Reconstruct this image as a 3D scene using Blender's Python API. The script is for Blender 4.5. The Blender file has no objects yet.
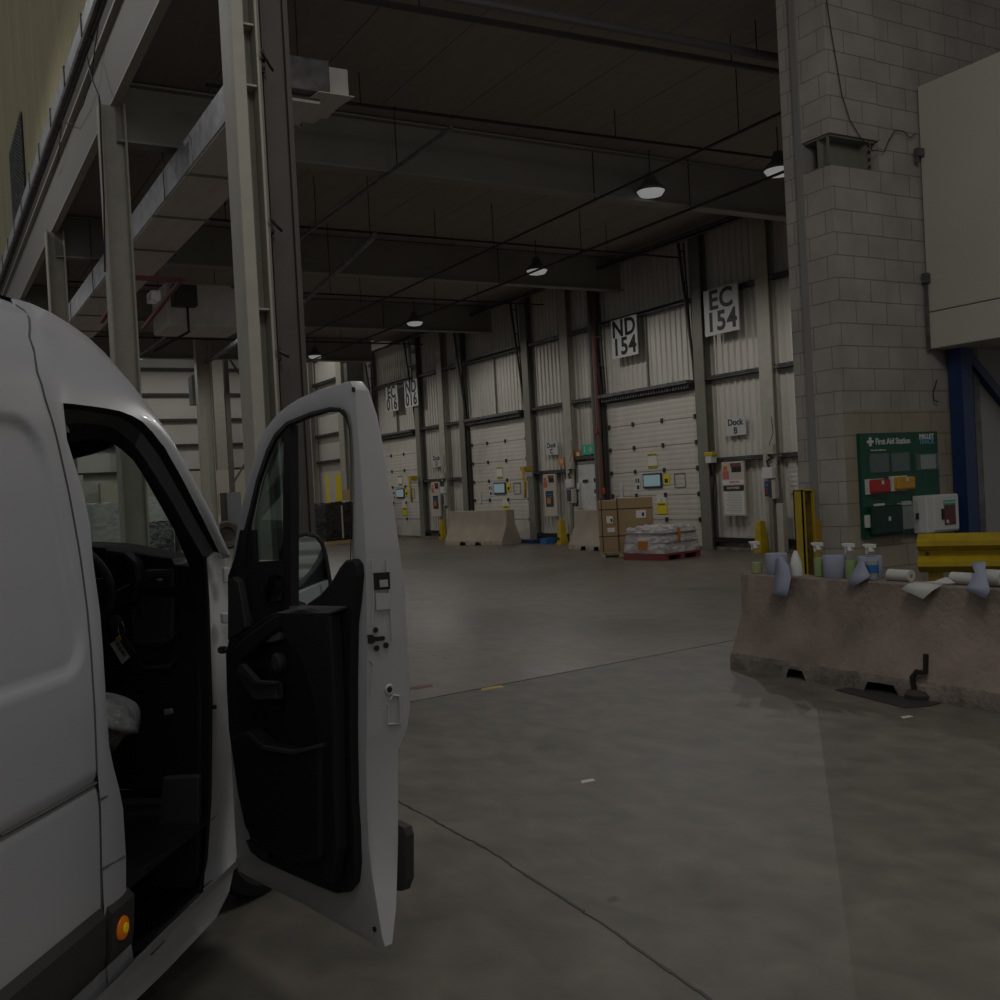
import bpy, bmesh, math, random
from math import sin, cos, radians, pi, sqrt, atan2
from mathutils import Vector, Matrix
random.seed(7)
C = bpy.context.scene.collection
V3 = Vector
# ------------------------------------------------------------------ camera
FPX = 1030.0; EYE = V3((0, 0, 1.7))
def cam_axes(psi=29.5, p=0.72, r=3.0):
    psi, p, r = map(radians, (psi, p, r))
    F = V3((sin(psi)*cos(p), cos(psi)*cos(p), -sin(p))); R0 = V3((cos(psi), -sin(psi), 0)); U0 = R0.cross(F)
    return R0*cos(r)-U0*sin(r), U0*cos(r)+R0*sin(r), F
CR, CU, CF = cam_axes()
cd = bpy.data.cameras.new('camera'); cam = bpy.data.objects.new('camera', cd); C.objects.link(cam)
cd.sensor_width = 36; cd.lens = 36*FPX/1000; cd.clip_end = 300; cd.clip_start = .05
m = Matrix((CR, CU, -CF)).transposed().to_4x4(); m.translation = EYE
cam.matrix_world = m
bpy.context.scene.camera = cam
def ray(x, y): return CF + CR*((x-500)/FPX) + CU*((500-y)/FPX)
def on(x, y, n, c):
    n = V3(n); d = ray(x, y); return EYE + d*((c-n.dot(EYE))/n.dot(d))
def PX(x, y, c): return on(x, y, (1, 0, 0), c)
def PY(x, y, c): return on(x, y, (0, 1, 0), c)
def PZ(x, y, c=0): return on(x, y, (0, 0, 1), c)
def proj(p):
    d = p-EYE; z = d.dot(CF); return 500+FPX*d.dot(CR)/z, 500-FPX*d.dot(CU)/z
# ------------------------------------------------------------------ materials
def nt(name):
    m = bpy.data.materials.new(name); m.use_nodes = True
    return m, m.node_tree.nodes, m.node_tree.links, m.node_tree.nodes['Principled BSDF']
def mat(name, col, rough=.6, metal=0., c2=None, scale=3., amt=.5, bump=0., bscale=None, stretch=(1, 1, 1), coat=0., spec=.5, detail=6):
    m, N, L, b = nt(name)
    b.inputs['Base Color'].default_value = (*col, 1); b.inputs['Roughness'].default_value = rough
    b.inputs['Metallic'].default_value = metal; b.inputs['Coat Weight'].default_value = coat
    b.inputs['Specular IOR Level'].default_value = spec
    tc = N.new('ShaderNodeTexCoord'); mp = N.new('ShaderNodeMapping'); mp.inputs['Scale'].default_value = stretch
    L.new(tc.outputs['Object'], mp.inputs['Vector'])
    if c2:
        n = N.new('ShaderNodeTexNoise'); n.inputs['Scale'].default_value = scale; n.inputs['Detail'].default_value = detail
        L.new(mp.outputs[0], n.inputs['Vector'])
        r = N.new('ShaderNodeValToRGB'); r.color_ramp.elements[0].position = .5-amt*.5; r.color_ramp.elements[1].position = .5+amt*.5
        r.color_ramp.elements[0].color = (*col, 1); r.color_ramp.elements[1].color = (*c2, 1)
        L.new(n.outputs[0], r.inputs[0]); L.new(r.outputs[0], b.inputs['Base Color'])
    if bump:
        n2 = N.new('ShaderNodeTexNoise'); n2.inputs['Scale'].default_value = bscale or scale*4; n2.inputs['Detail'].default_value = 8
        L.new(mp.outputs[0], n2.inputs['Vector'])
        bp = N.new('ShaderNodeBump'); bp.inputs['Strength'].default_value = bump; bp.inputs['Distance'].default_value = .02
        L.new(n2.outputs[0], bp.inputs['Height']); L.new(bp.outputs[0], b.inputs['Normal'])
    return m
def emit(name, col, s):
    m, N, L, b = nt(name); b.inputs['Base Color'].default_value = (*col, 1)
    b.inputs['Emission Color'].default_value = (*col, 1); b.inputs['Emission Strength'].default_value = s; return m
def glass(name, tint, refl=.5, rough=.02):
    m, N, L, b = nt(name); N.remove(b)
    t = N.new('ShaderNodeBsdfTransparent'); t.inputs[0].default_value = (*tint, 1)
    g = N.new('ShaderNodeBsdfGlossy'); g.inputs['Roughness'].default_value = rough
    f = N.new('ShaderNodeLayerWeight'); f.inputs[0].default_value = .5; pw = N.new('ShaderNodeMath'); pw.operation = 'POWER'; pw.inputs[1].default_value = 3.5; L.new(f.outputs['Facing'], pw.inputs[0])
    mu = N.new('ShaderNodeMath'); mu.operation = 'MULTIPLY_ADD'; mu.inputs[1].default_value = .5*refl; mu.inputs[2].default_value = .04*refl
    mx = N.new('ShaderNodeMixShader'); L.new(pw.outputs[0], mu.inputs[0]); L.new(mu.outputs[0], mx.inputs[0])
    L.new(t.outputs[0], mx.inputs[1]); L.new(g.outputs[0], mx.inputs[2]); L.new(mx.outputs[0], N['Material Output'].inputs[0])
    return m
def floor_mat(name, a, b_, c, rough=.42, far=False):
    m, N, L, b = nt(name)
    tc = N.new('ShaderNodeTexCoord'); mp = N.new('ShaderNodeMapping'); mp.inputs['Scale'].default_value = (1, .7, 1)
    mp.inputs['Rotation'].default_value = (0, 0, radians(25)); L.new(tc.outputs['Object'], mp.inputs[0])
    def noise(s, d, src=mp, dist=0.):
        n = N.new('ShaderNodeTexNoise'); n.inputs['Scale'].default_value = s; n.inputs['Detail'].default_value = d; n.inputs['Distortion'].default_value = dist
        L.new(src.outputs[0], n.inputs['Vector']); return n
    n1 = noise(.55, 8, dist=.6); n2 = noise(5, 10, dist=.4); n3 = noise(1.6, 12, dist=1.2)
    r1 = N.new('ShaderNodeValToRGB'); r1.color_ramp.elements[0].position = .36; r1.color_ramp.elements[1].position = .66
    r1.color_ramp.elements[0].color = (*a, 1); r1.color_ramp.elements[1].color = (*b_, 1); L.new(n1.outputs[0], r1.inputs[0])
    r2 = N.new('ShaderNodeValToRGB'); r2.color_ramp.elements[0].position = .55; r2.color_ramp.elements[1].position = .75
    r2.color_ramp.elements[0].color = (0, 0, 0, 1); r2.color_ramp.elements[1].color = (1, 1, 1, 1); L.new(n3.outputs[0], r2.inputs[0])
    mx = N.new('ShaderNodeMixRGB'); mx.inputs[2].default_value = (*c, 1); L.new(r1.outputs[0], mx.inputs[1]); 
    sc = N.new('ShaderNodeMath'); sc.operation = 'MULTIPLY'; sc.inputs[1].default_value = .6; L.new(r2.outputs[0], sc.inputs[0]); L.new(sc.outputs[0], mx.inputs[0])
    mo = N.new('ShaderNodeMixRGB'); mo.blend_type = 'OVERLAY'; mo.inputs[0].default_value = .55; L.new(mx.outputs[0], mo.inputs[1]); L.new(n2.outputs[0], mo.inputs[2])
    # sparse dark scuffs and pits
    v = N.new('ShaderNodeTexVoronoi'); v.inputs['Scale'].default_value = 1.3; L.new(mp.outputs[0], v.inputs['Vector'])
    n5 = noise(14, 4); ad = N.new('ShaderNodeMath'); ad.operation = 'MULTIPLY_ADD'; ad.inputs[1].default_value = .10; L.new(n5.outputs[0], ad.inputs[0]); L.new(v.outputs['Distance'], ad.inputs[2])
    r3 = N.new('ShaderNodeValToRGB'); r3.color_ramp.elements[0].position = .075; r3.color_ramp.elements[1].position = .10
    r3.color_ramp.elements[0].color = (.5, .5, .5, 1); r3.color_ramp.elements[1].color = (1, 1, 1, 1); L.new(ad.outputs[0], r3.inputs[0])
    mm = N.new('ShaderNodeMixRGB'); mm.blend_type = 'MULTIPLY'; mm.inputs[0].default_value = 1; L.new(mo.outputs[0], mm.inputs[1]); L.new(r3.outputs[0], mm.inputs[2])
    L.new(mm.outputs[0], b.inputs['Base Color'])
    rr = N.new('ShaderNodeMapRange'); rr.inputs['To Min'].default_value = rough-.1; rr.inputs['To Max'].default_value = rough+.18
    L.new(n1.outputs[0], rr.inputs['Value']); L.new(rr.outputs[0], b.inputs['Roughness'])
    bp = N.new('ShaderNodeBump'); bp.inputs['Strength'].default_value = .25; bp.inputs['Distance'].default_value = .02
    L.new(n2.outputs[0], bp.inputs['Height']); L.new(bp.outputs[0], b.inputs['Normal'])
    return m
def block_mat(name, col, mortar, axis):
    m, N, L, b = nt(name)
    tc = N.new('ShaderNodeTexCoord'); sp = N.new('ShaderNodeSeparateXYZ'); cb = N.new('ShaderNodeCombineXYZ')
    L.new(tc.outputs['Object'], sp.inputs[0]); L.new(sp.outputs[axis], cb.inputs[0]); L.new(sp.outputs[2], cb.inputs[1])
    br = N.new('ShaderNodeTexBrick'); br.inputs['Scale'].default_value = 1; br.inputs['Brick Width'].default_value = .45; br.inputs['Row Height'].default_value = .225
    br.inputs['Mortar Size'].default_value = .006; br.inputs['Mortar Smooth'].default_value = .3
    br.inputs['Color1'].default_value = (*col, 1); br.inputs['Color2'].default_value = (*[c*.93 for c in col], 1); br.inputs['Mortar'].default_value = (*mortar, 1)
    L.new(cb.outputs[0], br.inputs['Vector'])
    n = N.new('ShaderNodeTexNoise'); n.inputs['Scale'].default_value = 2.5; n.inputs['Detail'].default_value = 10; L.new(tc.outputs['Object'], n.inputs['Vector'])
    n2 = N.new('ShaderNodeTexNoise'); n2.inputs['Scale'].default_value = 60; n2.inputs['Detail'].default_value = 4; L.new(tc.outputs['Object'], n2.inputs['Vector'])
    mo = N.new('ShaderNodeMixRGB'); mo.blend_type = 'OVERLAY'; mo.inputs[0].default_value = .35; L.new(br.outputs[0], mo.inputs[1]); L.new(n.outputs[0], mo.inputs[2])
    L.new(mo.outputs[0], b.inputs['Base Color']); b.inputs['Roughness'].default_value = .9
    b.inputs['Specular IOR Level'].default_value = .2
    iv = N.new('ShaderNodeMath'); iv.operation = 'MULTIPLY_ADD'; iv.inputs[1].default_value = -1.; L.new(br.outputs['Fac'], iv.inputs[0])
    n3 = N.new('ShaderNodeMath'); n3.operation = 'MULTIPLY'; n3.inputs[1].default_value = .35; L.new(n2.outputs[0], n3.inputs[0]); L.new(n3.outputs[0], iv.inputs[2])
    bp = N.new('ShaderNodeBump'); bp.inputs['Strength'].default_value = .6; bp.inputs['Distance'].default_value = .01
    L.new(iv.outputs[0], bp.inputs['Height']); L.new(bp.outputs[0], b.inputs['Normal'])
    return m
def wrap_mat(name, a, b_, scale=9, rough=.25):
    m, N, L, b = nt(name)
    tc = N.new('ShaderNodeTexCoord'); mp = N.new('ShaderNodeMapping'); mp.inputs['Scale'].default_value = (1, 1, 2.6); L.new(tc.outputs['Object'], mp.inputs[0])
    v = N.new('ShaderNodeTexNoise'); v.inputs['Scale'].default_value = scale; v.inputs['Detail'].default_value = 5; v.inputs['Distortion'].default_value = 1.5; L.new(mp.outputs[0], v.inputs['Vector'])
    r = N.new('ShaderNodeValToRGB'); r.color_ramp.elements[0].position = .4; r.color_ramp.elements[1].position = .58
    r.color_ramp.elements[0].color = (*a, 1); r.color_ramp.elements[1].color = (*b_, 1); L.new(v.outputs[0], r.inputs[0]); L.new(r.outputs[0], b.inputs['Base Color'])
    b.inputs['Roughness'].default_value = rough
    bp = N.new('ShaderNodeBump'); bp.inputs['Strength'].default_value = .5; bp.inputs['Distance'].default_value = .03; L.new(v.outputs[0], bp.inputs['Height']); L.new(bp.outputs[0], b.inputs['Normal'])
    return m
M = dict(
 clad=mat('cream_cladding', (.60, .58, .53), .5, c2=(.50, .475, .42), scale=1.2, amt=.5, stretch=(1, 1, .25), spec=.35),
 cladup=mat('yellow_lit_cladding', (.56, .51, .34), .55, c2=(.44, .40, .26), scale=1.5, amt=.5, stretch=(1, 1, .2), spec=.3),  # cream cladding with the yellow light on it put into the colour
 cladfar=mat('white_far_panel', (.62, .60, .55), .55, c2=(.50, .48, .43), scale=.6, amt=.5),
 cream=mat('cream_steel', (.42, .40, .34), .55, c2=(.35, .33, .28), scale=5, amt=.5, bump=.05, spec=.35),
 jamb=mat('olive_steel', (.20, .19, .155), .55, c2=(.15, .145, .12), scale=4, amt=.5),
 brown=mat('brown_steel', (.105, .092, .082), .6, c2=(.08, .07, .062), scale=4, amt=.6, spec=.3),
 dark=mat('dark_steel', (.035, .033, .03), .55),
 rail=mat('galvanised_rail', (.20, .20, .20), .45, .5, c2=(.08, .08, .085), scale=6, amt=.4),
 pipe=mat('grey_pipe', (.10, .10, .10), .5),
 galv=mat('silver_duct', (.42, .43, .46), .38, .6, c2=(.25, .25, .27), scale=6, amt=.4, bump=.3, bscale=8),
 duct=mat('white_duct', (.70, .66, .63), .75, c2=(.56, .52, .50), scale=1.6, amt=.5, stretch=(3, .6, 3)),
 ceil=mat('brown_soffit', (.30, .275, .25), .85, c2=(.25, .225, .205), scale=2, amt=.5, stretch=(4, .5, 1), spec=.2),
 beam=mat('drab_beam', (.27, .255, .225), .7, c2=(.23, .215, .19), scale=1, amt=.5, spec=.3),
 flange=mat('pale_flange', (.26, .255, .235), .6, spec=.3),
 doorp=mat('white_dock_door', (.62, .59, .53), .5, c2=(.52, .49, .43), scale=1.8, amt=.5, stretch=(1, 1, .5), spec=.35),
 white=mat('white_painted', (.62, .62, .60), .5, c2=(.5, .5, .48), scale=3, amt=.4),
 paper=mat('white_paper', (.66, .65, .62), .7),
 sign=mat('sign_board', (.50, .50, .48), .5),
 ink=mat('black_ink', (.012, .012, .012), .6),
 navy=mat('navy_ink', (.03, .035, .06), .6),
 yellow=mat('safety_yellow', (.52, .38, .01), .45, c2=(.36, .25, .02), scale=5, amt=.4, bump=.08),
 yellowb=mat('bright_yellow', (.72, .58, .01), .5),
 orange=mat('orange_paint', (.55, .20, .02), .5, c2=(.42, .15, .02), scale=6, amt=.4),
 red=mat('red_paint', (.42, .03, .025), .45), redo=mat('red_oxide', (.16, .045, .04), .6),
 blue=mat('deep_blue', (.012, .04, .14), .4, c2=(.01, .03, .10), scale=3, amt=.5),
 skyblue=mat('blue_plastic', (.03, .13, .35), .4),
 green=mat('first_aid_green', (.005, .075, .042), .45), greenl=mat('sign_green', (.02, .42, .27), .5),
 conc=mat('barrier_concrete', (.31, .25, .208), .95, c2=(.195, .158, .135), scale=2.6, amt=.4, bump=.6, bscale=22, spec=.2),
 concl=mat('pale_barrier_concrete', (.40, .345, .28), .95, c2=(.31, .265, .215), scale=2.5, amt=.5, bump=.4, bscale=15, spec=.2),
 concd=mat('stained_concrete', (.26, .215, .18), .95, c2=(.13, .115, .10), scale=4.5, amt=.3, bump=.8, bscale=26, spec=.2),
 card=mat('brown_cardboard', (.34, .235, .125), .8, c2=(.29, .195, .10), scale=1.5, amt=.5),
 wood=mat('pale_wood', (.40, .32, .17), .8), redwood=mat('red_pallet_wood', (.20, .045, .045), .75),
 wrap=wrap_mat('white_wrap', (.36, .33, .33), (.60, .57, .57), 3.2, .35), wrapg=wrap_mat('grey_green_wrap', (.36, .37, .34), (.50, .52, .48), 1.6, .4),
 wrapb=wrap_mat('black_wrap', (.010, .010, .011), (.035, .035, .035), 2.5, .25),
 mesh=wrap_mat('crate_stack', (.05, .05, .055), (.30, .31, .31), 4, .4),
 floorA=floor_mat('near_concrete_floor', (.122, .112, .092), (.172, .159, .132), (.092, .085, .073), .55),
 floorB=floor_mat('far_concrete_floor', (.106, .090, .074), (.150, .125, .103), (.115, .076, .056), .38),
 van=mat('white_van_paint', (.46, .465, .49), .28, coat=.15, spec=.4), vanin=mat('lit_inner_paint', (.55, .555, .565), .38, coat=.1),  # one white paint twice; the brighter light on the door is put into vanin
 shade=mat('shaded_white_paint', (.13, .135, .145), .5),  # white pillar paint, its shade put into this grey
 blk=mat('black_plastic', (.012, .012, .013), .55, bump=.15, bscale=180, spec=.4), blk2=mat('charcoal_plastic', (.042, .042, .044), .6, bump=.1, bscale=150),
 trim=mat('charcoal_trim', (.040, .039, .038), .6, bump=.1, bscale=120), rubber=mat('black_rubber', (.007, .007, .008), .7),
 tyre=mat('tyre_rubber', (.022, .022, .023), .8, bump=.3, bscale=40), tyreo=mat('brown_old_tyre', (.10, .088, .07), .85),
 seam=mat('panel_gap', (.10, .10, .10), .8), chrome=mat('bright_metal', (.6, .6, .6), .2, 1.),
 amber=emit('amber_lens', (.75, .18, .005), .06), amberc=emit('amber_core', (.8, .50, .0), .10),
 lampglow=emit('lamp_diffuser', (.9, .92, .9), .17),
 lampshell=mat('lamp_body', (.10, .10, .10), .5),
 bluewipe=mat('blue_paper_roll', (.31, .335, .43), .85, c2=(.28, .305, .40), scale=30, amt=.5),
 roll=mat('white_paper_roll', (.52, .51, .48), .85), clear=glass('clear_plastic', (.93, .95, .93), 1.2, .08),
 liquid=mat('green_liquid', (.30, .42, .16), .25), liquidy=mat('yellow_liquid', (.42, .44, .20), .25), liquidb=mat('clear_liquid', (.34, .38, .38), .2),
 winglass=glass('window_glass', (.66, .74, .71), 1.), sideglass=glass('side_glass', (.55, .66, .62), 1.4), pocket=glass('clear_pocket', (.86, .89, .88), 1., .15),
 bag=mat('clear_bag', (.20, .20, .21), .25, c2=(.42, .42, .43), scale=14, amt=.25, bump=1., bscale=12), pane=emit('lit_pane', (.45, .66, .72), .045),
 mirror=mat('mirror_glass', (.55, .63, .62), .03, 1.), beige=mat('beige_board', (.50, .45, .37), .6), pink=mat('pink_notice', (.50, .12, .13), .6),
 lockwhite=mat('white_plastic', (.66, .66, .64), .45), greygr=mat('grey_metal_box', (.17, .175, .185), .45), steelp=mat('floor_steel_plate', (.045, .042, .040), .55, bump=.2, bscale=30),
 unit=mat('cream_enclosure', (.52, .495, .44), .6, c2=(.45, .43, .38), scale=.7, amt=.6, spec=.3), panelw=mat('pale_grey_panel', (.34, .335, .32), .6),
 bl=block_mat('block_wall_face', (.37, .345, .315), (.21, .20, .175), 0), bls=block_mat('block_wall_side', (.40, .375, .345), (.24, .225, .20), 1),
 blp=block_mat('buff_block', (.36, .32, .245), (.24, .21, .16), 0),
 mop=mat('heater_casing', (.16, .175, .175), .5), leaf=mat('grey_green_leaflet', (.09, .14, .12), .6), packorange=mat('pack_orange', (.60, .30, .02), .45), trackblue=mat('track_blue', (.12, .35, .50), .5), paleblue=mat('pale_blue_wrap', (.34, .44, .47), .5), amberpost=mat('amber_yellow_paint', (.48, .29, .015), .5, c2=(.34, .20, .015), scale=5, amt=.4), mudy=mat('dark_yellow_web', (.16, .10, .015), .6, c2=(.03, .022, .01), scale=6, amt=.4), mudg=mat('muddy', (.05, .04, .035), .9),
)
# ------------------------------------------------------------------ mesh helpers
ORG = {}
class MB:
    def __init__(s): s.v = []; s.f = []
    def add(s, vs, fs):
        k = len(s.v); s.v += [V3(v) for v in vs]; s.f += [tuple(i+k for i in f) for f in fs]; return s
    def box(s, a, b):
        (x0, y0, z0), (x1, y1, z1) = a, b
        return s.add([(x0,y0,z0),(x1,y0,z0),(x1,y1,z0),(x0,y1,z0),(x0,y0,z1),(x1,y0,z1),(x1,y1,z1),(x0,y1,z1)],
                     [(0,3,2,1),(4,5,6,7),(0,1,5,4),(1,2,6,5),(2,3,7,6),(3,0,4,7)])
    def bar(s, p, q, w, h, up=(0, 0, 1)):
        p, q = V3(p), V3(q); d = (q-p).normalized(); up = V3(up)
        if abs(d.dot(up)) > .98: up = V3((1, 0, 0))
        r = d.cross(up).normalized(); u = r.cross(d)
        return s.add([o+r*(a*w/2)+u*(b*h/2) for o in (p, q) for a, b in ((-1,-1),(1,-1),(1,1),(-1,1))],
                     [(3,2,1,0),(4,5,6,7),(0,1,5,4),(1,2,6,5),(2,3,7,6),(3,0,4,7)])
    def tube(s, pts, r, n=8, cap=True):
        pts = [V3(p) for p in pts]; k = len(s.v); rs = r if isinstance(r, (list, tuple)) else [r]*len(pts)
        pu = None
        for i, p in enumerate(pts):
            d = (pts[min(i+1, len(pts)-1)]-pts[max(i-1, 0)]).normalized()
            if pu is None:
                pu = V3((0, 0, 1)) if abs(d.z) < .9 else V3((1, 0, 0))
            a = d.cross(pu).normalized(); pu = a.cross(d).normalized()
            for j in range(n):
                t = 2*pi*j/n; s.v.append(p+(a*cos(t)+pu*sin(t))*rs[i])
        for i in range(len(pts)-1):
            for j in range(n): s.f.append((k+i*n+j, k+i*n+(j+1)%n, k+(i+1)*n+(j+1)%n, k+(i+1)*n+j))
        if cap:
            s.f.append(tuple(k+j for j in range(n))[::-1]); s.f.append(tuple(k+(len(pts)-1)*n+j for j in range(n)))
        return s
    def lathe(s, o, prof, n=20, ax=(0, 0, 1), cap=True):
        o = V3(o); ax = V3(ax).normalized(); a = ax.orthogonal().normalized(); b = ax.cross(a); k = len(s.v)
        for r, h in prof:
            for j in range(n):
                t = 2*pi*j/n; s.v.append(o+ax*h+(a*cos(t)+b*sin(t))*r)
        for i in range(len(prof)-1):
            for j in range(n): s.f.append((k+i*n+j, k+i*n+(j+1)%n, k+(i+1)*n+(j+1)%n, k+(i+1)*n+j))
        if cap:
            s.f.append(tuple(k+j for j in range(n))[::-1]); s.f.append(tuple(k+(len(prof)-1)*n+j for j in range(n)))
        return s
    def grid(s, rows):
        k = len(s.v); n = len(rows[0])
        for r in rows: s.v += [V3(p) for p in r]
        for i in range(len(rows)-1):
            for j in range(n-1): s.f.append((k+i*n+j, k+i*n+j+1, k+(i+1)*n+j+1, k+(i+1)*n+j))
        return s
    def prism(s, poly, d):
        poly = [V3(p) for p in poly]; d = V3(d); n = len(poly); k = len(s.v); s.v += poly+[p+d for p in poly]
        s.f.append(tuple(range(k, k+n))[::-1]); s.f.append(tuple(range(k+n, k+2*n)))
        for i in range(n): s.f.append((k+i, k+(i+1)%n, k+n+(i+1)%n, k+n+i))
        return s
    def build(s, name, mt, parent=None, smooth=False, bevel=0., fix=True, solid=0.):
        me = bpy.data.meshes.new(name); o = bpy.data.objects.new(name, me); C.objects.link(o)
        if parent is not None:
            og = ORG[parent]; o.parent = parent; vs = [v-og for v in s.v]; ORG[o] = og
        else:
            xs = [v.x for v in s.v]; ys = [v.y for v in s.v]; zs = [v.z for v in s.v]
            og = V3(((min(xs)+max(xs))/2, (min(ys)+max(ys))/2, min(zs))); o.location = og; vs = [v-og for v in s.v]; ORG[o] = og
        me.from_pydata([tuple(v) for v in vs], [], s.f)
        if fix:
            bm = bmesh.new(); bm.from_mesh(me); bmesh.ops.recalc_face_normals(bm, faces=bm.faces); bm.to_mesh(me); bm.free()
        me.materials.append(M[mt] if isinstance(mt, str) else mt)
        if smooth:
            for p in me.polygons: p.use_smooth = True
            if smooth != 'all':
                me.set_sharp_from_angle(angle=radians(38))
        if bevel:
            b = o.modifiers.new('b', 'BEVEL'); b.width = bevel; b.segments = 2; b.limit_method = 'ANGLE'
        if solid:
            b = o.modifiers.new('s', 'SOLIDIFY'); b.thickness = solid; b.offset = 0
        return o
def tag(o, label=None, cat=None, group=None, kind=None):
    if label: o['label'] = label
    if cat: o['category'] = cat
    if group: o['group'] = group
    if kind: o['kind'] = kind
    return o
def thing(name, loc, label, cat, group=None, rz=0, kind=None):
    o = bpy.data.objects.new(name, None); C.objects.link(o); o.location = loc; o.rotation_euler = (0, 0, rz); ORG[o] = V3(loc) if not rz else V3((0, 0, 0))
    o.empty_display_size = .2
    return tag(o, label, cat, group, kind)
def struct(o): o['kind'] = 'structure'; return o
def dup(root, off, label, group=None):
    m_ = {}
    def rec(o, par):
        c = o.copy(); C.objects.link(c); m_[o] = c
        if par is not None: c.parent = par
        ORG[c] = ORG[o]+V3(off)
        for ch in list(o.children): rec(ch, c)
        return c
    c = rec(root, None); c.location = root.location+V3(off); c['label'] = label
    if group: c['group'] = group
    return c
def text(txt, size, o, r, u, mt, parent, name='lettering', bold=0., ext=.002, align='CENTER', wx=1., sp_=1.):
    cu = bpy.data.curves.new('t', 'FONT'); cu.body = txt; cu.size = size; cu.align_x = align; cu.align_y = 'CENTER'; cu.extrude = ext; cu.offset = bold; cu.space_character = sp_; cu.resolution_u = 3
    to = bpy.data.objects.new('t', cu); C.objects.link(to)
    dg = bpy.context.evaluated_depsgraph_get(); me = bpy.data.meshes.new_from_object(to.evaluated_get(dg))
    bpy.data.objects.remove(to); r = V3(r).normalized(); u = V3(u).normalized(); n = r.cross(u); o = V3(o)
    b = MB(); b.v = [o+r*v.co.x*wx+u*v.co.y+n*v.co.z for v in me.vertices]; b.f = [tuple(p.vertices) for p in me.polygons]
    return b.build(name, mt, parent, fix=False)
def corr(y0, y1, z0, z1, x, pitch=.19, depth=.035, axis='y'):
    """trapezoid profile sheet along an axis"""
    pts = []; t = y0
    while t < y1-1e-6:
        for f, d in ((0, 0), (.62, 0), (.70, depth), (.92, depth)):
            tt = t+f*pitch
            if tt <= y1: pts.append((tt, d))
        t += pitch
    pts.append((y1, 0)); b = MB()
    mk = (lambda a, d, z: (x-d, a, z)) if axis == 'y' else (lambda a, d, z: (a, x-d, z))
    b.grid([[mk(a, d, z) for a, d in pts] for z in (z0, z1)]); return b
# ================================================================== SETTING
# floor: two slabs meeting at a joint
J = [PZ(405, 703), PZ(735, 640)]
jd = (J[1]-J[0]); j0 = J[0]-jd*5.; j1 = J[1]+jd*6.
tag(struct(MB().add([(-30, -14, 0), (45, -14, 0), (45, j1.y+(45-j1.x)*jd.y/jd.x, 0), (j1.x, j1.y, 0), (j0.x, j0.y, 0), (-30, j0.y+(-30-j0.x)*jd.y/jd.x, 0)], [(0,1,2,3,4,5)]).build('floor', 'floorA', fix=False)), 'near concrete floor slab, grey and scuffed, in front of the joint')
tag(struct(MB().add([(-30, j0.y+(-30-j0.x)*jd.y/jd.x, -.002), (j0.x, j0.y, -.002), (j1.x, j1.y, -.002), (45, j1.y+(45-j1.x)*jd.y/jd.x, -.002), (45, 60, -.002), (-30, 60, -.002)], [(0,1,2,3,4,5)]).build('floor', 'floorB', fix=False)), 'far brownish concrete floor slab beyond the joint')
b = MB(); b.bar(j0+V3((0, 0, .001)), j1+V3((0, 0, .001)), .018, .004)
struct(b.build('trim_1', 'dark'))
b = MB(); pts = [PZ(*p) for p in ((392, 798), (430, 818), (458, 834), (485, 848), (540, 884), (600, 922), (660, 965), (710, 1000), (800, 1070))]
for i, (p, q) in enumerate(zip(pts, pts[1:])):
    for k in range(4):
        a = p.lerp(q, k/4); c = p.lerp(q, (k+1)/4); a = a+V3((random.uniform(-.008, .008), 0, .001)) if k else a+V3((0, 0, .001)); b.bar(a, c+V3((0, 0, .001)), random.uniform(.008, .016), .003)
struct(b.build('trim_2', 'dark'))
# dock wall (right): corrugated cladding with rails
W = 16.2
struct(corr(8, 39.6, 0, 7.5, W, .2, .04).build('wall_right', 'clad', solid=0))
struct(corr(8, 39.6, 7.9, 9.2, W+.5, .2, .04).build('wall_upper_right', 'clad'))
struct(MB().box((W+.3, 39.6, 0), (W+.4, 52, 11)).build('wall_right_far', 'cladfar'))
struct(MB().box((-20, 50, 0), (W+.4, 50.2, 12)).build('wall_back', 'cladfar'))
b = MB()
struct(corr(11, 55, 8.6, 17, 2.75, .16, .03).build('wall_left', 'cladup'))
# ceiling over the low area
b = MB(); x = 2.56
while x < W+.6:
    b.box((x, -4 if x<7.5 else 7.4, 7.32), (min(x+1.19, W+.6), 35.2, 7.45)); x += 1.2
struct(b.build('ceiling', 'ceil', bevel=.008))
struct(MB().box((8.8, -4, 7.32), (W+2, 7.35, 7.45)).build('ceiling', 'ceil'))
# block wall: pier and wall face (front), opening modelled round the steel stub
YB = 7.2; XB = 8.02
b = MB(); b.box((XB, YB, 0), (XB+.72, 7.56, 4.71)); b.box((XB, YB, 5.03), (XB+.72, 7.56, 7.32)); b.box((XB+.72, YB+.01, 0), (18, 7.56, 7.32))
b.box((XB+.03, 7.64, 0), (XB+.5, 7.85, 7.32))
o = b.build('wall_front', 'bl'); struct(o); o.data.materials.append(M['bls']); o.data.materials.append(M['blp'])
for p in o.data.polygons:
    if abs(p.normal.x) > .8: p.material_index = 1
b = MB(); b.box((XB+.01, YB-.004, 0), (XB+2.6, YB+.004, 2.28)); o = b.build('wall_front_dado', 'blp'); struct(o)
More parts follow.
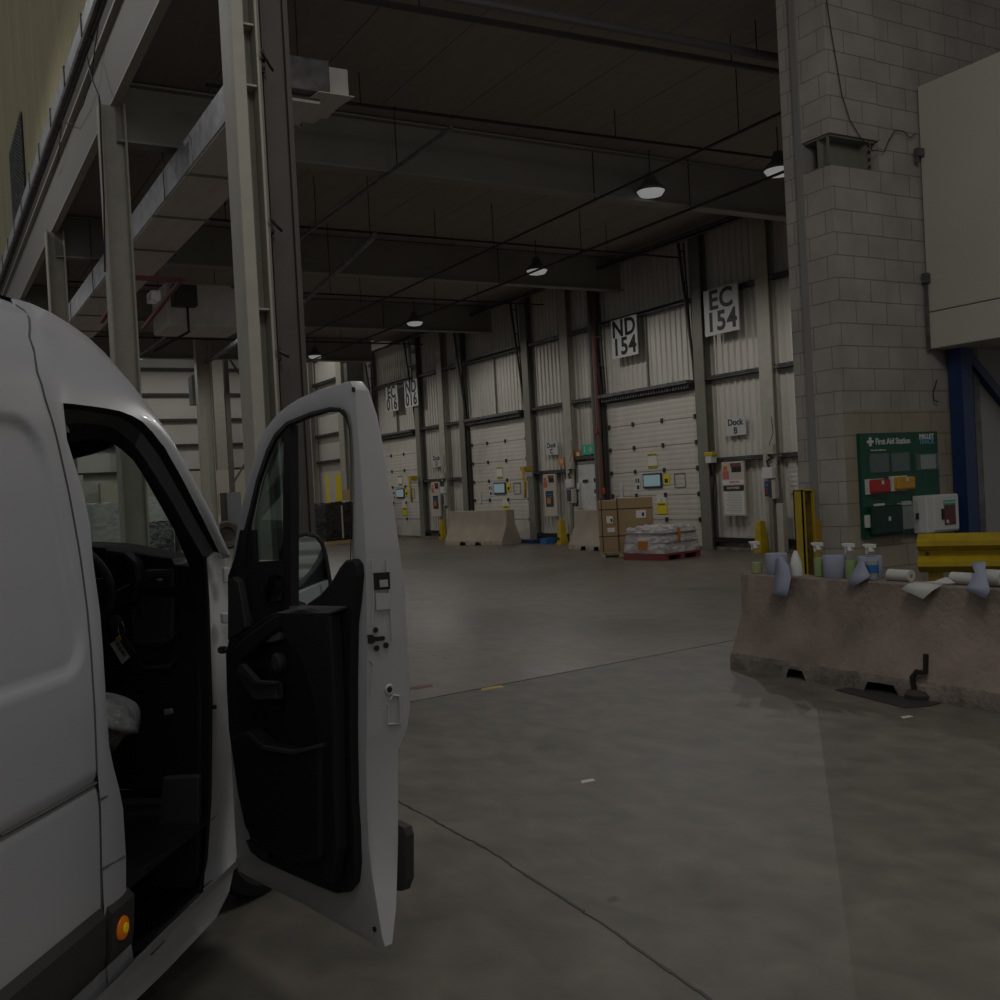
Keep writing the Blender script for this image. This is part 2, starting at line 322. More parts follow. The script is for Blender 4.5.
# steel flange strip and stub bracket in the pier
t = thing('steel_stanchion', (XB, 7.6, 0), 'narrow pale steel flange strip set into the left side of the block pier', 'column')
MB().box((XB-.02, 7.56, 0), (XB+.2, 7.64, 7.3)).build('flange', 'flange', t)
b = MB(); b.box((XB+.02, YB+.03, 4.71), (XB+.68, YB+.34, 4.73)); b.box((XB+.02, YB+.03, 5.01), (XB+.68, YB+.34, 5.03)); b.box((XB+.03, YB+.17, 4.73), (XB+.68, YB+.19, 5.01)); b.box((XB+.60, YB+.02, 4.72), (XB+.615, YB+.3, 5.02)); b.box((XB+.02, YB+.03, 4.72), (XB+.03, YB+.06, 5.02))
b.build('bracket', 'jamb', t)
for k in range(4): MB().lathe((XB+.585, YB+.03, 4.76+k*.075), [(.014, 0), (.014, .02)], 8, (0, -1, 0)).build('bolt', 'dark', t)
# far end wall grid of rails and posts
b = MB()
for k in range(8): b.box((-18, 49.75, 3.2+k*1.2), (W+.3, 49.99, 3.32+k*1.2))
struct(b.build('trim_3', 'dark'))
b = MB()
for k in range(8): b.box((W+.1, 39.8, 3.2+k*1.2), (W+.3, 49.9, 3.32+k*1.2))
struct(b.build('trim_4', 'dark'))
# small step sill kerb along the dock wall
struct(MB().box((W-.25, 8.5, 0), (W, 39.6, .06)).build('baseboard_right', 'concd'))
# ------------------------------------------------------------------ wall frame: columns and rails of the dock wall
def hcol(x, y, z0, z1, w, d, mt, label, name='steel_column', group=None, web='y'):
    t = thing(name, (x, y, z0), label, 'column', group)
    tf = .022
    b = MB()
    if web == 'y':
        b.box((x-w/2, y-d/2, z0), (x+w/2, y-d/2+tf, z1)); b.box((x-w/2, y+d/2-tf, z0), (x+w/2, y+d/2, z1)); b.box((x-.01, y-d/2+tf, z0), (x+.01, y+d/2-tf, z1))
    else:
        b.box((x-w/2, y-d/2, z0), (x-w/2+tf, y+d/2, z1)); b.box((x+w/2-tf, y-d/2, z0), (x+w/2, y+d/2, z1)); b.box((x-w/2+tf, y-.01, z0), (x+w/2-tf, y+.01, z1))
    b.build('section', mt, t)
    MB().box((x-w/2-.05, y-d/2-.05, z0), (x+w/2+.05, y+d/2+.05, z0+.025)).build('base_plate', mt, t)
    return t
def column_dock(y, label):
    t = thing('steel_column', (16.03, y, 0), label, 'column')
    b = MB(); b.box((15.93, y-.19, 0), (15.95, y+.19, 7.4)); b.box((16.12, y-.19, 0), (16.14, y+.19, 7.4)); b.box((15.95, y-.012, 0), (16.12, y+.012, 7.4)); b.build('section', 'cream', t)
    return t
for y, l in ((16.35, 'cream steel column in the dock wall between the Dock B board and the block pier'), (24.12, 'cream steel column in the dock wall just left of the white personnel door'), (32.0, 'cream steel column in the dock wall behind the far concrete barrier'), (10.5, 'cream dock wall column hidden behind the block pier')):
    if y > 12: column_dock(y, l)
doorY = [20.6, 28.38, 36.1]
nm = ['nearest dock door under the ND 154 board', 'middle dock door behind the long concrete barrier', 'farthest dock door under the EC 016 board']
for i, y in enumerate(doorY):
    for s in (-1, 1):
        t = thing('door_jamb_column', (16.05, y+s*2.12, 0), f"olive steel jamb column on the {'right' if s < 0 else 'left'} side of the {nm[i]}", 'column')
        b = MB(); b.box((15.93, y+s*2.12-.17, 0), (15.955, y+s*2.12+.17, 7.4)); b.box((16.12, y+s*2.12-.17, 0), (16.15, y+s*2.12+.17, 7.4)); b.box((15.955, y+s*2.12-.012, 0), (16.12, y+s*2.12+.012, 7.4)); b.build('section', 'jamb', t)
# horizontal cladding rails between columns
cuts = []
for y in doorY: cuts += [y-2.18, y+2.18]
ys = [14, 16.48, 16.88] ; segs = [(13.5, 16.15), (16.55, 18.34), (22.86, 23.92), (24.32, 26.12), (30.64, 31.8), (32.2, 33.85), (38.36, 39.5)]
posn = ['right of the column by the block pier', 'behind the Dock B board', 'over the white personnel door', 'behind the Dock C board', 'right of the column behind the far barrier', 'behind the far Dock D board', 'left of the farthest dock door']
for (a, c), pn in zip(segs, posn):
    for z, zn in ((.22, 'floor level'), (2.06, 'low'), (3.95, 'mid height'), (5.85, 'high')):
        if a == 22.86 and z < 2: continue
        if a == 22.86 and z < 3: z = 2.38
        b = MB(); b.box((15.99, a, z-.05), (16.16, c, z-.035)); b.box((15.99, a, z+.035), (16.16, c, z+.05)); b.box((15.99, a, z-.05), (16.01, c, z-.01)); b.box((15.99, a, z+.01), (16.01, c, z+.05)); b.box((16.1, a, z-.05), (16.12, c, z+.05))
        tag(b.build('wall_rail', 'rail' if z > 1 else 'dark'), f'cladding rail at {zn}, {pn}', 'rail', 'horizontal rails of the dock wall')
for i, y in enumerate(doorY):
    b = MB(); b.box((15.92, y-1.8, 5.80), (16.16, y+1.8, 5.82)); b.box((15.92, y-1.8, 5.88), (16.16, y+1.8, 5.90)); b.box((16.05, y-1.8, 5.8), (16.08, y+1.8, 5.9))
    tag(b.build('wall_rail', 'rail'), f'cladding rail above the {nm[i]}', 'rail', 'horizontal rails of the dock wall')
    b = MB(); b.box((16.08, y-.02, 3.95), (16.14, y+.02, 5.8)); tag(b.build('mullion', 'jamb'), f'thin vertical steel post above the {nm[i]}', 'post')
    # toothed lintel
    t = thing('door_lintel', (15.9, y, 3.78), f'dark lintel with toothed fringe above the {nm[i]}', 'lintel')
    b = MB(); b.box((15.8, y-1.8, 3.90), (16.15, y+1.8, 3.98)); b.build('channel', 'rail', t)
    b = MB(); b.box((16.0, y-1.8, 3.76), (16.1, y+1.8, 3.9)); b.build('backing', 'dark', t)
    b = MB()
    for k in range(34): b.box((15.88, y-1.76+k*.105, 3.79), (15.93, y-1.76+k*.105+.05, 3.9))
    b.build('fringe', 'rail', t)
# eave beam + pipe along dock wall
b = MB(); b.box((15.8, 8, 7.30), (16.0, 39.4, 7.33)); b.box((15.89, 8, 7.33), (15.91, 39.4, 7.62)); b.box((15.8, 8, 7.62), (16.0, 39.4, 7.65))
tag(b.build('eave_beam', 'beam'), 'long drab steel beam along the top of the dock wall', 'beam')
b = MB(); b.tube([(15.45, 8, 7.20), (15.45, 39, 7.20)], .045, 8); 
tag(b.build('wall_pipe', 'pipe', smooth=True), 'long grey pipe running along the top of the dock wall', 'pipe')
b = MB(); b.box((15.1, 8, 7.0), (15.25, 39, 7.03)); b.box((15.1, 8, 7.0), (15.12, 39, 7.08))
tag(b.build('cable_tray', 'rail'), 'thin metal cable tray below the dock wall eave', 'cable tray')
# ------------------------------------------------------------------ dock doors
def dock_door(i, y, x=16.1):
    t = thing('door_%d' % (i+1), (x, y, 0), ['cream sectional dock door with blue framed window, cardboard load in front', 'middle cream sectional dock door behind the long concrete barrier', 'farthest cream sectional dock door seen beside the van door'][i], 'door', kind='structure')
    w = 1.82; b = MB(); z = .06; hs = [.62, .61, .61, .61, .61, .64]
    for k, h in enumerate(hs):
        n = max(1, int(round(h/.125))) if k else 1
        for q in range(n):
            za, zb = z+h*q/n, z+h*(q+1)/n
            b.add([(x, y-w, za), (x, y+w, za), (x-.004 if n > 1 else x, y+w, (za+zb)/2), (x-.004 if n > 1 else x, y-w, (za+zb)/2), (x, y+w, zb-.006), (x, y-w, zb-.006), (x+.01, y-w, zb), (x+.01, y+w, zb)], [(0,1,2,3),(3,2,4,5),(5,4,7,6)])
        z += h
    b.build('panel', 'doorp', t, fix=False)
    MB().box((x+.02, y-w, .02), (x+.06, y+w, z)).build('backing', 'doorp', t)
    b = MB(); z = .06
    for h in hs[:-1]:
        z += h
        for yy in (-.48, .70, -1.73, 1.73):
            b.box((x-.045, y+yy-.035, z-.05), (x-.005, y+yy+.035, z+.06))
    b.build('hinge', 'dark', t)
    b = MB(); z = .06
    for k, h in enumerate(hs[:-1]):
        z += h; b.box((x-.006, y-w, z-.008), (x, y+w, z+.002))
    b.build('section_joint', 'trim', t)
    y0_ = y; y = y-.40
    wz = 1.66
    b = MB(); b.box((x-.05, y+.02, wz-.19), (x-.005, y+.78, wz+.19)); b.build('window_frame', 'navy', t, bevel=.04)
    MB().box((x-.056, y+.07, wz-.14), (x-.045, y+.73, wz+.14)).build('window_pane', 'pane', t, bevel=.01)
    MB().box((x-.02, y-.26, wz-.12), (x-.01, y-.02, wz+.14)).build('warning_notice', 'yellowb', t)
    MB().box((x-.024, y-.20, wz-.07), (x-.02, y-.08, wz+.03)).build('warning_notice_symbol', 'ink', t)
    b = MB(); b.box((x-.02, y-.10, .82), (x-.01, y+.28, 1.10)); b.build('safety_notice', 'yellowb', t)
    MB().box((x-.02, y-.10, 1.10), (x-.01, y+.28, 1.30)).build('safety_notice_top', 'paper', t)
    b = MB(); b.add([(x-.024, y+.15, 1.12), (x-.024, y+.03, 1.12), (x-.024, y+.09, 1.23)], [(0,1,2)]); b.build('warning_triangle', 'yellowb', t)
    text('DANGER', .07, (x-.026, y+.09, 1.06), (0,-1,0), (0,0,1), 'ink', t, 'notice_lettering')
    MB().box((x-.02, y+.20, 2.0), (x-.01, y+.56, 2.30)).build('height_notice', 'paper', t)
    for zz in (1.98, 2.28):
        b = MB()
        for k in range(6):
            b.add([(x-.025, y+.20+k*.06, zz), (x-.025, y+.23+k*.06, zz), (x-.025, y+.25+k*.06, zz+.05), (x-.025, y+.22+k*.06, zz+.05)], [(0,1,2,3)])
        b.build('hazard_stripe', 'ink', t)
        MB().box((x-.022, y+.19, zz-.005), (x-.012, y+.57, zz+.055)).build('hazard_band', 'yellowb', t)
    b = MB()
    for a in (-.85, -.45): b.box((x-.02, y+a-.01, wz-.2), (x-.013, y+a+.01, wz+.15))
    b.box((x-.02, y-.85, wz+.13), (x-.013, y-.45, wz+.15)); b.box((x-.02, y-.85, wz-.2), (x-.013, y-.45, wz-.18)); b.build('hatch_outline', 'jamb', t)
    MB().box((x-.02, y+.92, 1.42), (x-.012, y+1.12, 1.78)).build('id_notice', 'paper', t)
    for q in (.95, 1.05): MB().box((x-.026, y+q, 1.62), (x-.02, y+q+.05, 1.74)).build('id_symbol', 'ink', t)
    MB().box((x-.026, y+.96, 1.46), (x-.02, y+1.06, 1.56)).build('id_symbol', 'ink', t)
    y = y0_
    MB().box((x-.035, y+1.28, 1.2), (x-.01, y+1.42, 1.6)).build('latch_plate', 'white', t)
    # vertical lift tracks leaning off the wall
    for s in (-1, 1):
        b = MB(); yy = y+s*1.9
        b.bar((x-.06, yy, 0), (x-.06, yy, 3.6), .06, .10); b.bar((x-.06, yy, 3.6), (x-.42, yy, 7.2), .05, .05); b.bar((x-.04, yy-s*.12, 3.9), (x-.16, yy-s*.12, 7.2), .03, .03)
        for k in range(5): b.bar((x-.10-.075*k, yy, 4.1+k*.72), (x-.06-.025*k, yy-s*.12, 4.1+k*.72), .025, .025)
        b.build('lift_track', 'dark', t)
    return t
for i, y in enumerate(doorY): dock_door(i, y)
# personnel door
t = thing('door_4', (16.1, 23.45, 0), 'white personnel door between the cream column and the nearest dock door', 'door', kind='structure')
MB().box((15.99, 22.82, .02), (16.06, 23.80, 2.2)).build('panel', 'white', t, bevel=.01)
b = MB(); b.box((15.98, 23.80, 0), (16.1, 23.88, 2.28)); b.box((15.98, 22.76, 0), (16.1, 22.82, 2.28)); b.box((15.98, 22.76, 2.2), (16.1, 23.88, 2.28)); b.build('frame', 'jamb', t)
MB().box((15.955, 23.72, 1.0), (15.975, 23.78, 1.45)).build('pull_handle', 'white', t); MB().box((15.93, 23.70, 1.52), (15.97, 23.8, 1.7)).build('latch', 'white', t)
b = MB(); b.box((15.965, 23.3, 1.7), (15.976, 23.55, 1.78)); b.build('door_notice', 'ink', t)
for z in (1.45, 1.75): 
    MB().box((15.93, 22.86, z-.13), (15.96, 23.0, z+.1)).build('keep_notice', 'paper', t); MB().box((15.925, 22.9, z-.06), (15.93, 22.96, z+.06)).build('keep_symbol', 'ink', t)
# ------------------------------------------------------------------ sign boards on the dock wall
SG = (0, -1, 0); UP = (0, 0, 1)
def board(name, y0, y1, z0, z1, lines, size, label, x=15.84, mt='sign', ink='ink', bold=.028, wx=.82, cat='sign'):
    t = thing(name, (x, (y0+y1)/2, z0), label, cat)
    MB().box((x, y0, z0), (x+.03, y1, z1)).build('board', mt, t)
    n = len(lines); h = (z1-z0)
    for k, s in enumerate(lines):
        text(s, size, (x-.003, (y0+y1)/2, z1-h*(k+.5)/n*.94-h*.03), SG, UP, ink, t, 'lettering', bold=bold*size*(1 if 'number' in name else 2), wx=wx, sp_=1.08 if 'number' in name else 1.)
    return t
def pboard(name, p0, p1, q0, q1, x, *a, **k):
    c = (q0+q1)/2; pc = (p0+p1)/2
    return board(name, PX(p1, c, x).y, PX(p0, c, x).y, PX(pc, q1, x).z, PX(pc, q0, x).z, *a, x=x, **k)
pboard('dock_number_board', 611.5, 637, 317.5, 357, 15.84, ['ND', '154'], .60, 'white board reading ND 154 high over the nearest dock door', wx=1.06)
pboard('dock_number_board', 704, 738.5, 286.5, 333.5, 15.84, ['EC', '154'], .60, 'white board reading EC 154 high up beside the block pier', wx=1.06)
pboard('dock_number_board', 386, 397.5, 386, 411.5, 15.84, ['EC', '016'], .62, 'far white board reading EC 016 over the farthest dock door', wx=.98)
pboard('dock_number_board', 404.5, 417.5, 380, 407, 15.84, ['ND', '016'], .62, 'far white board reading ND 016, partly behind a leaning track', wx=.98)
pboard('dock_label', 725.5, 745.5, 417.5, 435.5, 16.06, ['Dock', 'B'], .20, 'small white plate reading Dock B on the cladding by the nearest dock door', ink='navy', bold=.014, wx=1.1)
pboard('dock_label', 545.5, 557.5, 442, 455, 16.06, ['Dock', 'C'], .20, 'small white plate reading Dock C on the cladding by the middle dock door', ink='navy', bold=.014, wx=1.1)
pboard('dock_label', 432.5, 440.5, 455, 467, 16.06, ['Dock', 'D'], .22, 'small white plate reading Dock D on the cladding by the farthest dock door', ink='navy', bold=.014, wx=1.1)
def small_sign(name, y, z, w, h, mt, label, x=16.02, sub=None, txt=None):
    o = MB().box((x, y-w/2, z-h/2), (x+.02, y+w/2, z+h/2)).build(name, mt); tag(o, label, 'sign')
    if sub: 
        for (dy, dz, ww, hh) in sub: MB().box((x-.004, y+dy-ww/2, z+dz-hh/2), (x, y+dy+ww/2, z+dz+hh/2)).build('symbol', 'paper', o)
    return o
small_sign('fire_exit_sign', PX(588.5, 453, 16.02).y, 2.60, .62, .27, 'greenl', 'green exit sign with white symbol above the white personnel door', sub=((-.1, 0, .14, .05), (-.1, 0, .05, .16), (.18, 0, .03, .17)))
small_sign('fire_point_sign', PX(577.5, 459, 16.02).y, 2.48, .32, .25, 'orange', 'red orange fire sign left of the green exit sign', sub=((-.02, .02, .14, .1),))
small_sign('fire_alarm_sign', PX(561.5, 463, 16.02).y, 2.34, .28, .23, 'orange', 'red orange fire sign right of the middle dock door notices', sub=((.03, 0, .03, .12), (-.05, 0, .03, .12)))
# notice boards
def notice(y, label, near=True, x=15.96):
    t = thing('notice_board', (x, y, .78), label, 'notice board'); w = .36 if near else .33
    MB().box((x, y-w, .78), (x+.05, y+w, 2.0)).build('board', 'beige', t)
    def r(n, y0, z0, y1, z1, m_, e=.004): MB().box((x-e, y-w+y0*2*w, .78+z0*1.22), (x, y-w+y1*2*w, .78+z1*1.22)).build(n, m_, t)
    r('pink_notice', .68, .68, .97, .83, 'pink'); r('photo_notice', .12, .80, .55, .90, 'ink'); r('warning_strip', .12, .90, .6, .97, 'redo'); r('round_notice', .74, .84, .93, .92, 'orange')
    if near:
        r('title_strip', .02, .58, .98, .66, 'paper'); text('IMPORTANT', .06, (x-.006, y-.05, .78+.62*1.22), SG, UP, 'red', t, 'title_lettering')
        r('dark_banner', .03, .46, .95, .56, 'ink', .006); text('CUSTOMERS', .075, (x-.008, y, .78+.51*1.22), SG, UP, 'paper', t, 'banner_lettering')
        r('printed_sheet', .06, .03, .94, .45, 'paper')
        b = MB()
        for k in range(14): b.box((x-.006, y-w*.72, .86+k*.036), (x-.004, y+w*(.72-.25*(k % 3 == 0)), .868+k*.036))
        b.build('small_print', 'jamb', t)
    else:
        r('blue_poster', .22, .22, .85, .60, 'navy'); r('poster_picture', .45, .3, .75, .45, 'orange', .006); r('poster_strip', .3, .5, .8, .53, 'skyblue', .006); r('poster_strip', .3, .44, .8, .47, 'skyblue', .006)
    return t
notice(PX(733.5, 489, 15.96).y, 'tall beige notice board with red and black notices under the Dock B plate')
notice(PX(550, 496, 15.96).y, 'beige notice board with blue poster under the Dock C plate', False)
notice(PX(436, 501, 15.96).y, 'far beige notice board under the Dock D plate', False)
# control box, bell, conduit clusters
def controls(y, label, x=15.82):
    t = thing('door_control_box', (x, y, 1.1), label, 'control box')
    MB().box((x, y-.1, 1.40), (x+.12, y+.1, 1.72)).build('keypad_box', 'navy', t)
    b = MB(); b.box((x-.01, y-.02, 1.6), (x, y+.06, 1.68)); b.build('screen', 'skyblue', t)
    b = MB()
    for k in range(3): b.box((x-.008, y+.01, 1.44+k*.05), (x, y+.05, 1.47+k*.05))
    b.build('button', 'red', t)
    MB().box((x, y-.22, 1.35), (x+.1, y-.11, 1.75)).build('junction_box', 'cream', t)
    MB().box((x, y-.15, 1.78), (x+.1, y+.15, 2.02)).build('upper_box', 'white', t, bevel=.01)
    MB().box((x, y-.2, 2.3), (x+.1, y+.05, 2.5)).build('switch_box', 'cream', t)
    b = MB(); b.tube([(x+.06, y, 2.02), (x+.06, y+.05, 2.15), (x+.06, y-.08, 2.22), (x+.06, y, 2.3)], .03, 6); b.tube([(x+.05, y-.05, 2.5), (x+.08, y-.15, 2.75), (x+.08, y-.12, 3.1)], .008, 5); b.build('cable', 'dark', t)
    b = MB(); b.box((x+.02, y-.1, .2), (x+.12, y+.02, 1.36)); b.build('conduit_post', 'jamb', t)
    MB().box((x-.02, y-.42, .2), (x+.1, y-.25, 1.25)).build('cable_cover', 'cream', t); t.location.z -= .2
    return t
controls(16.33, 'door control box with keypad and cables on the cream column by the block pier')
controls(24.05, 'door control box with grey cables beside the white personnel door')
controls(32.0, 'far door control box beside the far notice board')
def bollard(px, py, label, x=15.78):
    y = PX(px, py, x).y
    t = thing('guard_post', (x, y, 0), label, 'bollard')
    b = MB(); b.add([(x-.12, y-.11, .03), (x+.12, y-.11, .03), (x+.12, y+.11, .03), (x-.12, y+.11, .03), (x-.07, y-.07, .68), (x+.08, y-.07, .68), (x+.08, y+.07, .68), (x-.07, y+.07, .68)], [(0,3,2,1),(4,5,6,7),(0,1,5,4),(1,2,6,5),(2,3,7,6),(3,0,4,7)])
    b.build('post', 'yellow', t, bevel=.01); MB().box((x-.15, y-.14, 0), (x+.15, y+.14, .03)).build('foot', 'yellow', t)
    MB().box((x-.165, y-.03, .12), (x-.13, y+.03, .2)).build('bolt', 'ink', t)
bollard(761, 540, 'yellow tapered guard post below the control box by the block pier')
bollard(562, 533, 'yellow tapered guard post beside the blue poster board')
bollard(443, 530, 'far yellow guard post beside the far notice board')
# warning lights + hose arms at the door jambs
t = thing('warning_lamp', (15.8, 18.35, 2.2), 'amber warning lamp on white box at the right jamb of the nearest dock door', 'lamp'); t.location = (15.92, 18.15, 2.05)
MB().box((15.68, 18.22, 2.30), (15.84, 18.50, 2.40)).build('amber_lens', 'yellow', t, bevel=.02); MB().box((15.68, 18.26, 2.15), (15.84, 18.46, 2.30)).build('white_box', 'white', t)
MB().tube([(15.74, 18.3, 2.15), (15.7, 18.22, 1.8), (15.74, 18.32, 1.5), (15.78, 18.38, .9), (15.78, 18.38, .05)], .02, 6).build('cable', 'rubber', t, smooth=True)
for yj, lb in ((26.0, 'yellow curled hose arm at the right jamb of the middle dock door'), (34.0, 'far yellow curled hose arm at the right jamb of the farthest dock door')):
    t = thing('hose_arm', (15.6, yj, 1.5), lb, 'hose')
    MB().tube([(15.84, yj+.1, 2.1), (15.6, yj+.15, 2.2), (15.5, yj, 2.05), (15.5, yj-.15, 1.8), (15.55, yj-.05, 1.5), (15.6, yj+.05, 1.35)], .045, 6).build('hose', 'yellow', t, smooth=True)
    MB().box((15.56, yj-.02, 2.12), (15.84, yj+.2, 2.26)).build('bracket', 'yellow', t)
    MB().box((15.6, yj, 1.97), (15.84, yj+.12, 2.1)).build('white_box', 'white', t)
t = thing('riser_pipe', (15.85, 22.6, 0), 'dark red fire riser pipe with valve beside the nearest dock door', 'pipe')
MB().tube([(15.85, 22.5, 0), (15.85, 22.5, 7.1)], .04, 8).build('pipe', 'redo', t, smooth=True); MB().lathe((15.78, 22.5, 3.05), [(.09, 0), (.09, .05)], 12, (-1, 0, 0)).build('valve_wheel', 'redo', t)
MB().tube([(15.85, 22.68, 0), (15.85, 22.68, 7.1)], .03, 8).build('grey_pipe', 'pipe', t, smooth=True)
MB().lathe((15.82, 22.36, 1.36), [(.02, 0), (.04, .02), (.04, .14), (.02, .18)], 10).build('call_point', 'red', t)
o = MB().box((16.12, 15.75, 1.25), (16.14, 16.0, 1.95)).build('faded_notice', 'clad'); tag(o, 'faded paper notices on the cladding right of the cream column', 'notice')
b = MB()
for k in range(6): b.box((16.11, 15.77, 1.3+k*.1), (16.119, 15.98, 1.34+k*.1))
b.build('faint_print', 'sign', o)
tag(MB().box((15.6, 25.0, 0), (15.95, 25.35, .16)).build('blue_ramp_block', 'skyblue'), 'small blue block on the floor below the blue poster board', 'block')
tag(MB().box((15.6, 25.7, 0), (15.98, 28.3, .1)).build('dock_leveller_lip', 'blue'), 'long dark blue leveller edge at the foot of the middle dock door', 'dock leveller')
# ------------------------------------------------------------------ ceiling beams, edge beam, row columns
def ibeam_x(x0, x1, y, z0, z1, label):
    b = MB(); t = thing('roof_beam', ((x0+x1)/2, y, z0), label, 'beam', 'cross beams under the low ceiling')
    MB().box((x0, y-.012, z0+.03), (x1, y+.012, z1-.03)).build('web', 'beam', t)
    MB().box((x0, y-.13, z0), (x1, y+.13, z0+.03)).build('bottom_flange', 'flange', t)
    MB().box((x0, y-.13, z1-.03), (x1, y+.13, z1)).build('top_flange', 'beam', t)
for y, l in ((7.45, 'nearest'), (14.3, 'second'), (21.2, 'third'), (28.0, 'fourth'), (34.9, 'farthest')):
    if y > 8: ibeam_x(2.55, 15.85 if y < 34 else 14.7, y, 6.5, 7.3, f'{l if y > 15 else "nearest"} drab steel cross beam spanning to the dock wall')
t = thing('edge_beam', (2.5, 20, 7.0), 'large pale steel beam along the left edge of the low ceiling', 'beam')
MB().box((2.5, 8.6, 7.03), (2.53, 49.8, 7.87)).build('web', 'flange', t)
MB().box((2.495, 8.6, 7.0), (2.61, 49.8, 7.03)).build('bottom_flange', 'cream', t)
MB().box((2.42, 8.6, 7.87), (2.66, 49.8, 7.91)).build('top_flange', 'cream', t)
MB().box((2.60, 8.6, 7.91), (2.66, 49.8, 8.6)).build('fascia', 'brown', t)
t = thing('service_duct', (2.5, 20, 8.6), 'silver foil covered duct running above the pale edge beam', 'duct')
MB().box((2.46, 9, 8.62), (2.64, 49.8, 8.9)).build('duct_body', 'galv', t, bevel=.02)
MB().tube([(2.44, 9, 8.42), (2.43, 20, 8.38), (2.44, 49.8, 8.42)], .05, 8).build('pipe', 'rail', t, smooth=True)
for k in range(20): MB().box((2.44, 10+k*2., 8.60), (2.66, 10.05+k*2., 8.93)).build('strap', 'rail', t)
t = thing('hanging_cable', (2.42, 14, 6), 'thin black cable drooping over the pale edge beam beside the left column', 'cable')
pp = [PX(*p, 2.32) for p in ((87, 57), (90, 70), (93, 82), (99, 96), (100, 110), (101, 140), (104, 200), (105, 272))]
MB().tube(pp, .012, 6).build('cable', 'ink', t, smooth=True)
pp = [PX(*p, 2.4) for p in ((99, 20), (94, 55), (91, 80), (83, 105), (73, 124), (62, 122), (58, 160), (52, 172))]
MB().tube(pp, .008, 6).build('thin_cable', 'ink', t, smooth=True)
# louvre in upper wall
t = thing('wall_louvre', (2.68, 28, 9.3), 'tall dark louvred vent high in the yellowish upper wall', 'vent')
MB().box((2.69, 27.3, 9.35), (2.71, 30.6, 11.4)).build('backing', 'ink', t)
b = MB()
for k in range(20): b.bar((2.67, 27.3, 9.4+k*.1), (2.67, 30.6, 9.4+k*.1), .02, .03)
for k in range(14): b.bar((2.66, 27.3+k*.25, 9.35), (2.66, 27.3+k*.25, 11.4), .015, .015)
b.build('slat', 'rail', t)
# row of free standing columns on X~2.5
hcol(2.5, 14.3, 0, 7.0, .32, .3, 'cream', 'cream steel column behind the van roof, under the pale edge beam', web='x')
hcol(2.55, 21.2, 0, 7.0, .32, .3, 'cream', 'second cream steel column, farther back at the left, behind the van roof', web='x')
hcol(2.55, 28.1, 0, 7.0, .32, .3, 'cream', 'third cream steel column, farthest of the row, mostly hidden by the van roof', web='x')
# near twin column
t = thing('steel_column', (2.3, 7.55, 0), 'large near cream steel column left of centre, rising out of frame behind the van door', 'column')
b = MB(); x0, x1 = 2.16, 2.37
b.box((x0, 7.45, 0), (x0+.02, 7.70, 12)); b.box((x1-.02, 7.45, 0), (x1, 7.70, 12)); b.box((x0+.02, 7.59, 0), (x1-.02, 7.61, 12)); b.box((x0-.0, 7.40, 0), (x0+.09, 7.45, 12)); b.build('section', 'cream', t, bevel=.004)
b = MB()
for z in (1.2, 3.1, 4.75, 5.2): b.box((x0+.02, 7.47, z), (x1-.02, 7.6, z+.015))
b.build('stiffener', 'cream', t)
MB().box((2.24, 7.57, 4.62), (2.30, 7.59, 4.72)).build('small_label', 'paper', t)
b = MB(); b.box((2.375, 7.5, 0), (2.40, 7.56, 12)); b.build('conduit', 'jamb', t)
t = thing('brown_column', (2.6, 7.9, 0), 'dark brown steel column standing right against the large cream column', 'column')
b = MB(); b.box((2.45, 7.8, 0), (2.72, 7.83, 12)); b.box((2.575, 7.83, 0), (2.595, 8.07, 12)); b.box((2.45, 8.07, 0), (2.72, 8.1, 12)); b.box((2.68, 7.77, 0), (2.72, 7.8, 12)); b.box((2.50, 7.78, 0), (2.52, 7.8, 12)); b.build('section', 'brown', t, bevel=.003)
b = MB()
for z in (4.95, 3.72, 2.75, 5.02): b.box((2.41, 7.66, z), (2.48, 7.78, z+.10))
for z in (4.99, 3.76, 2.79): b.tube([(2.38, 7.42, z), (2.55, 7.7, z)], .012, 6)
b.build('clamp_bracket', 'ink', t)
# white duct
t = thing('ventilation_duct', (3.6, 18, 5.9), 'long white boarded ventilation duct hanging under the ceiling at the left', 'duct')
MB().box((3.22, 10.5, 5.9), (3.98, 27, 5.93)).build('underside', 'duct', t)
MB().box((3.2, 10.5, 5.92), (3.22, 27, 6.32)).build('foil_side', 'galv', t)
MB().box((3.22, 10.5, 5.93), (3.98, 27, 6.3)).build('casing', 'brown', t)
for k in range(8): MB().box((3.18, 11.2+k*2.1, 5.875), (4.02, 11.24+k*2.1, 5.9)).build('support_strap', 'beam', t)
for k in range(5):
    for x in (3.18, 4.02): MB().tube([(x, 11.22+k*3.3, 5.88), (x, 11.22+k*3.3, 7.32)], .008, 5).build('hanger_rod', 'ink', t)
MB().box((3.4, 10.35, 5.97), (4.05, 11.2, 6.32)).build('end_box', 'rail', t, bevel=.01)
MB().box((4.05, 10.4, 5.98), (4.28, 11.1, 6.28)).build('outlet', 'duct', t, bevel=.01)
b = MB(); b.add([(3.9, 10.3, 5.955), (4.3, 10.3, 5.955), (4.15, 11.2, 5.955), (3.75, 11.2, 5.955)], [(0,1,2,3)]); b.build('outlet_flap', 'duct', t, solid=.01)
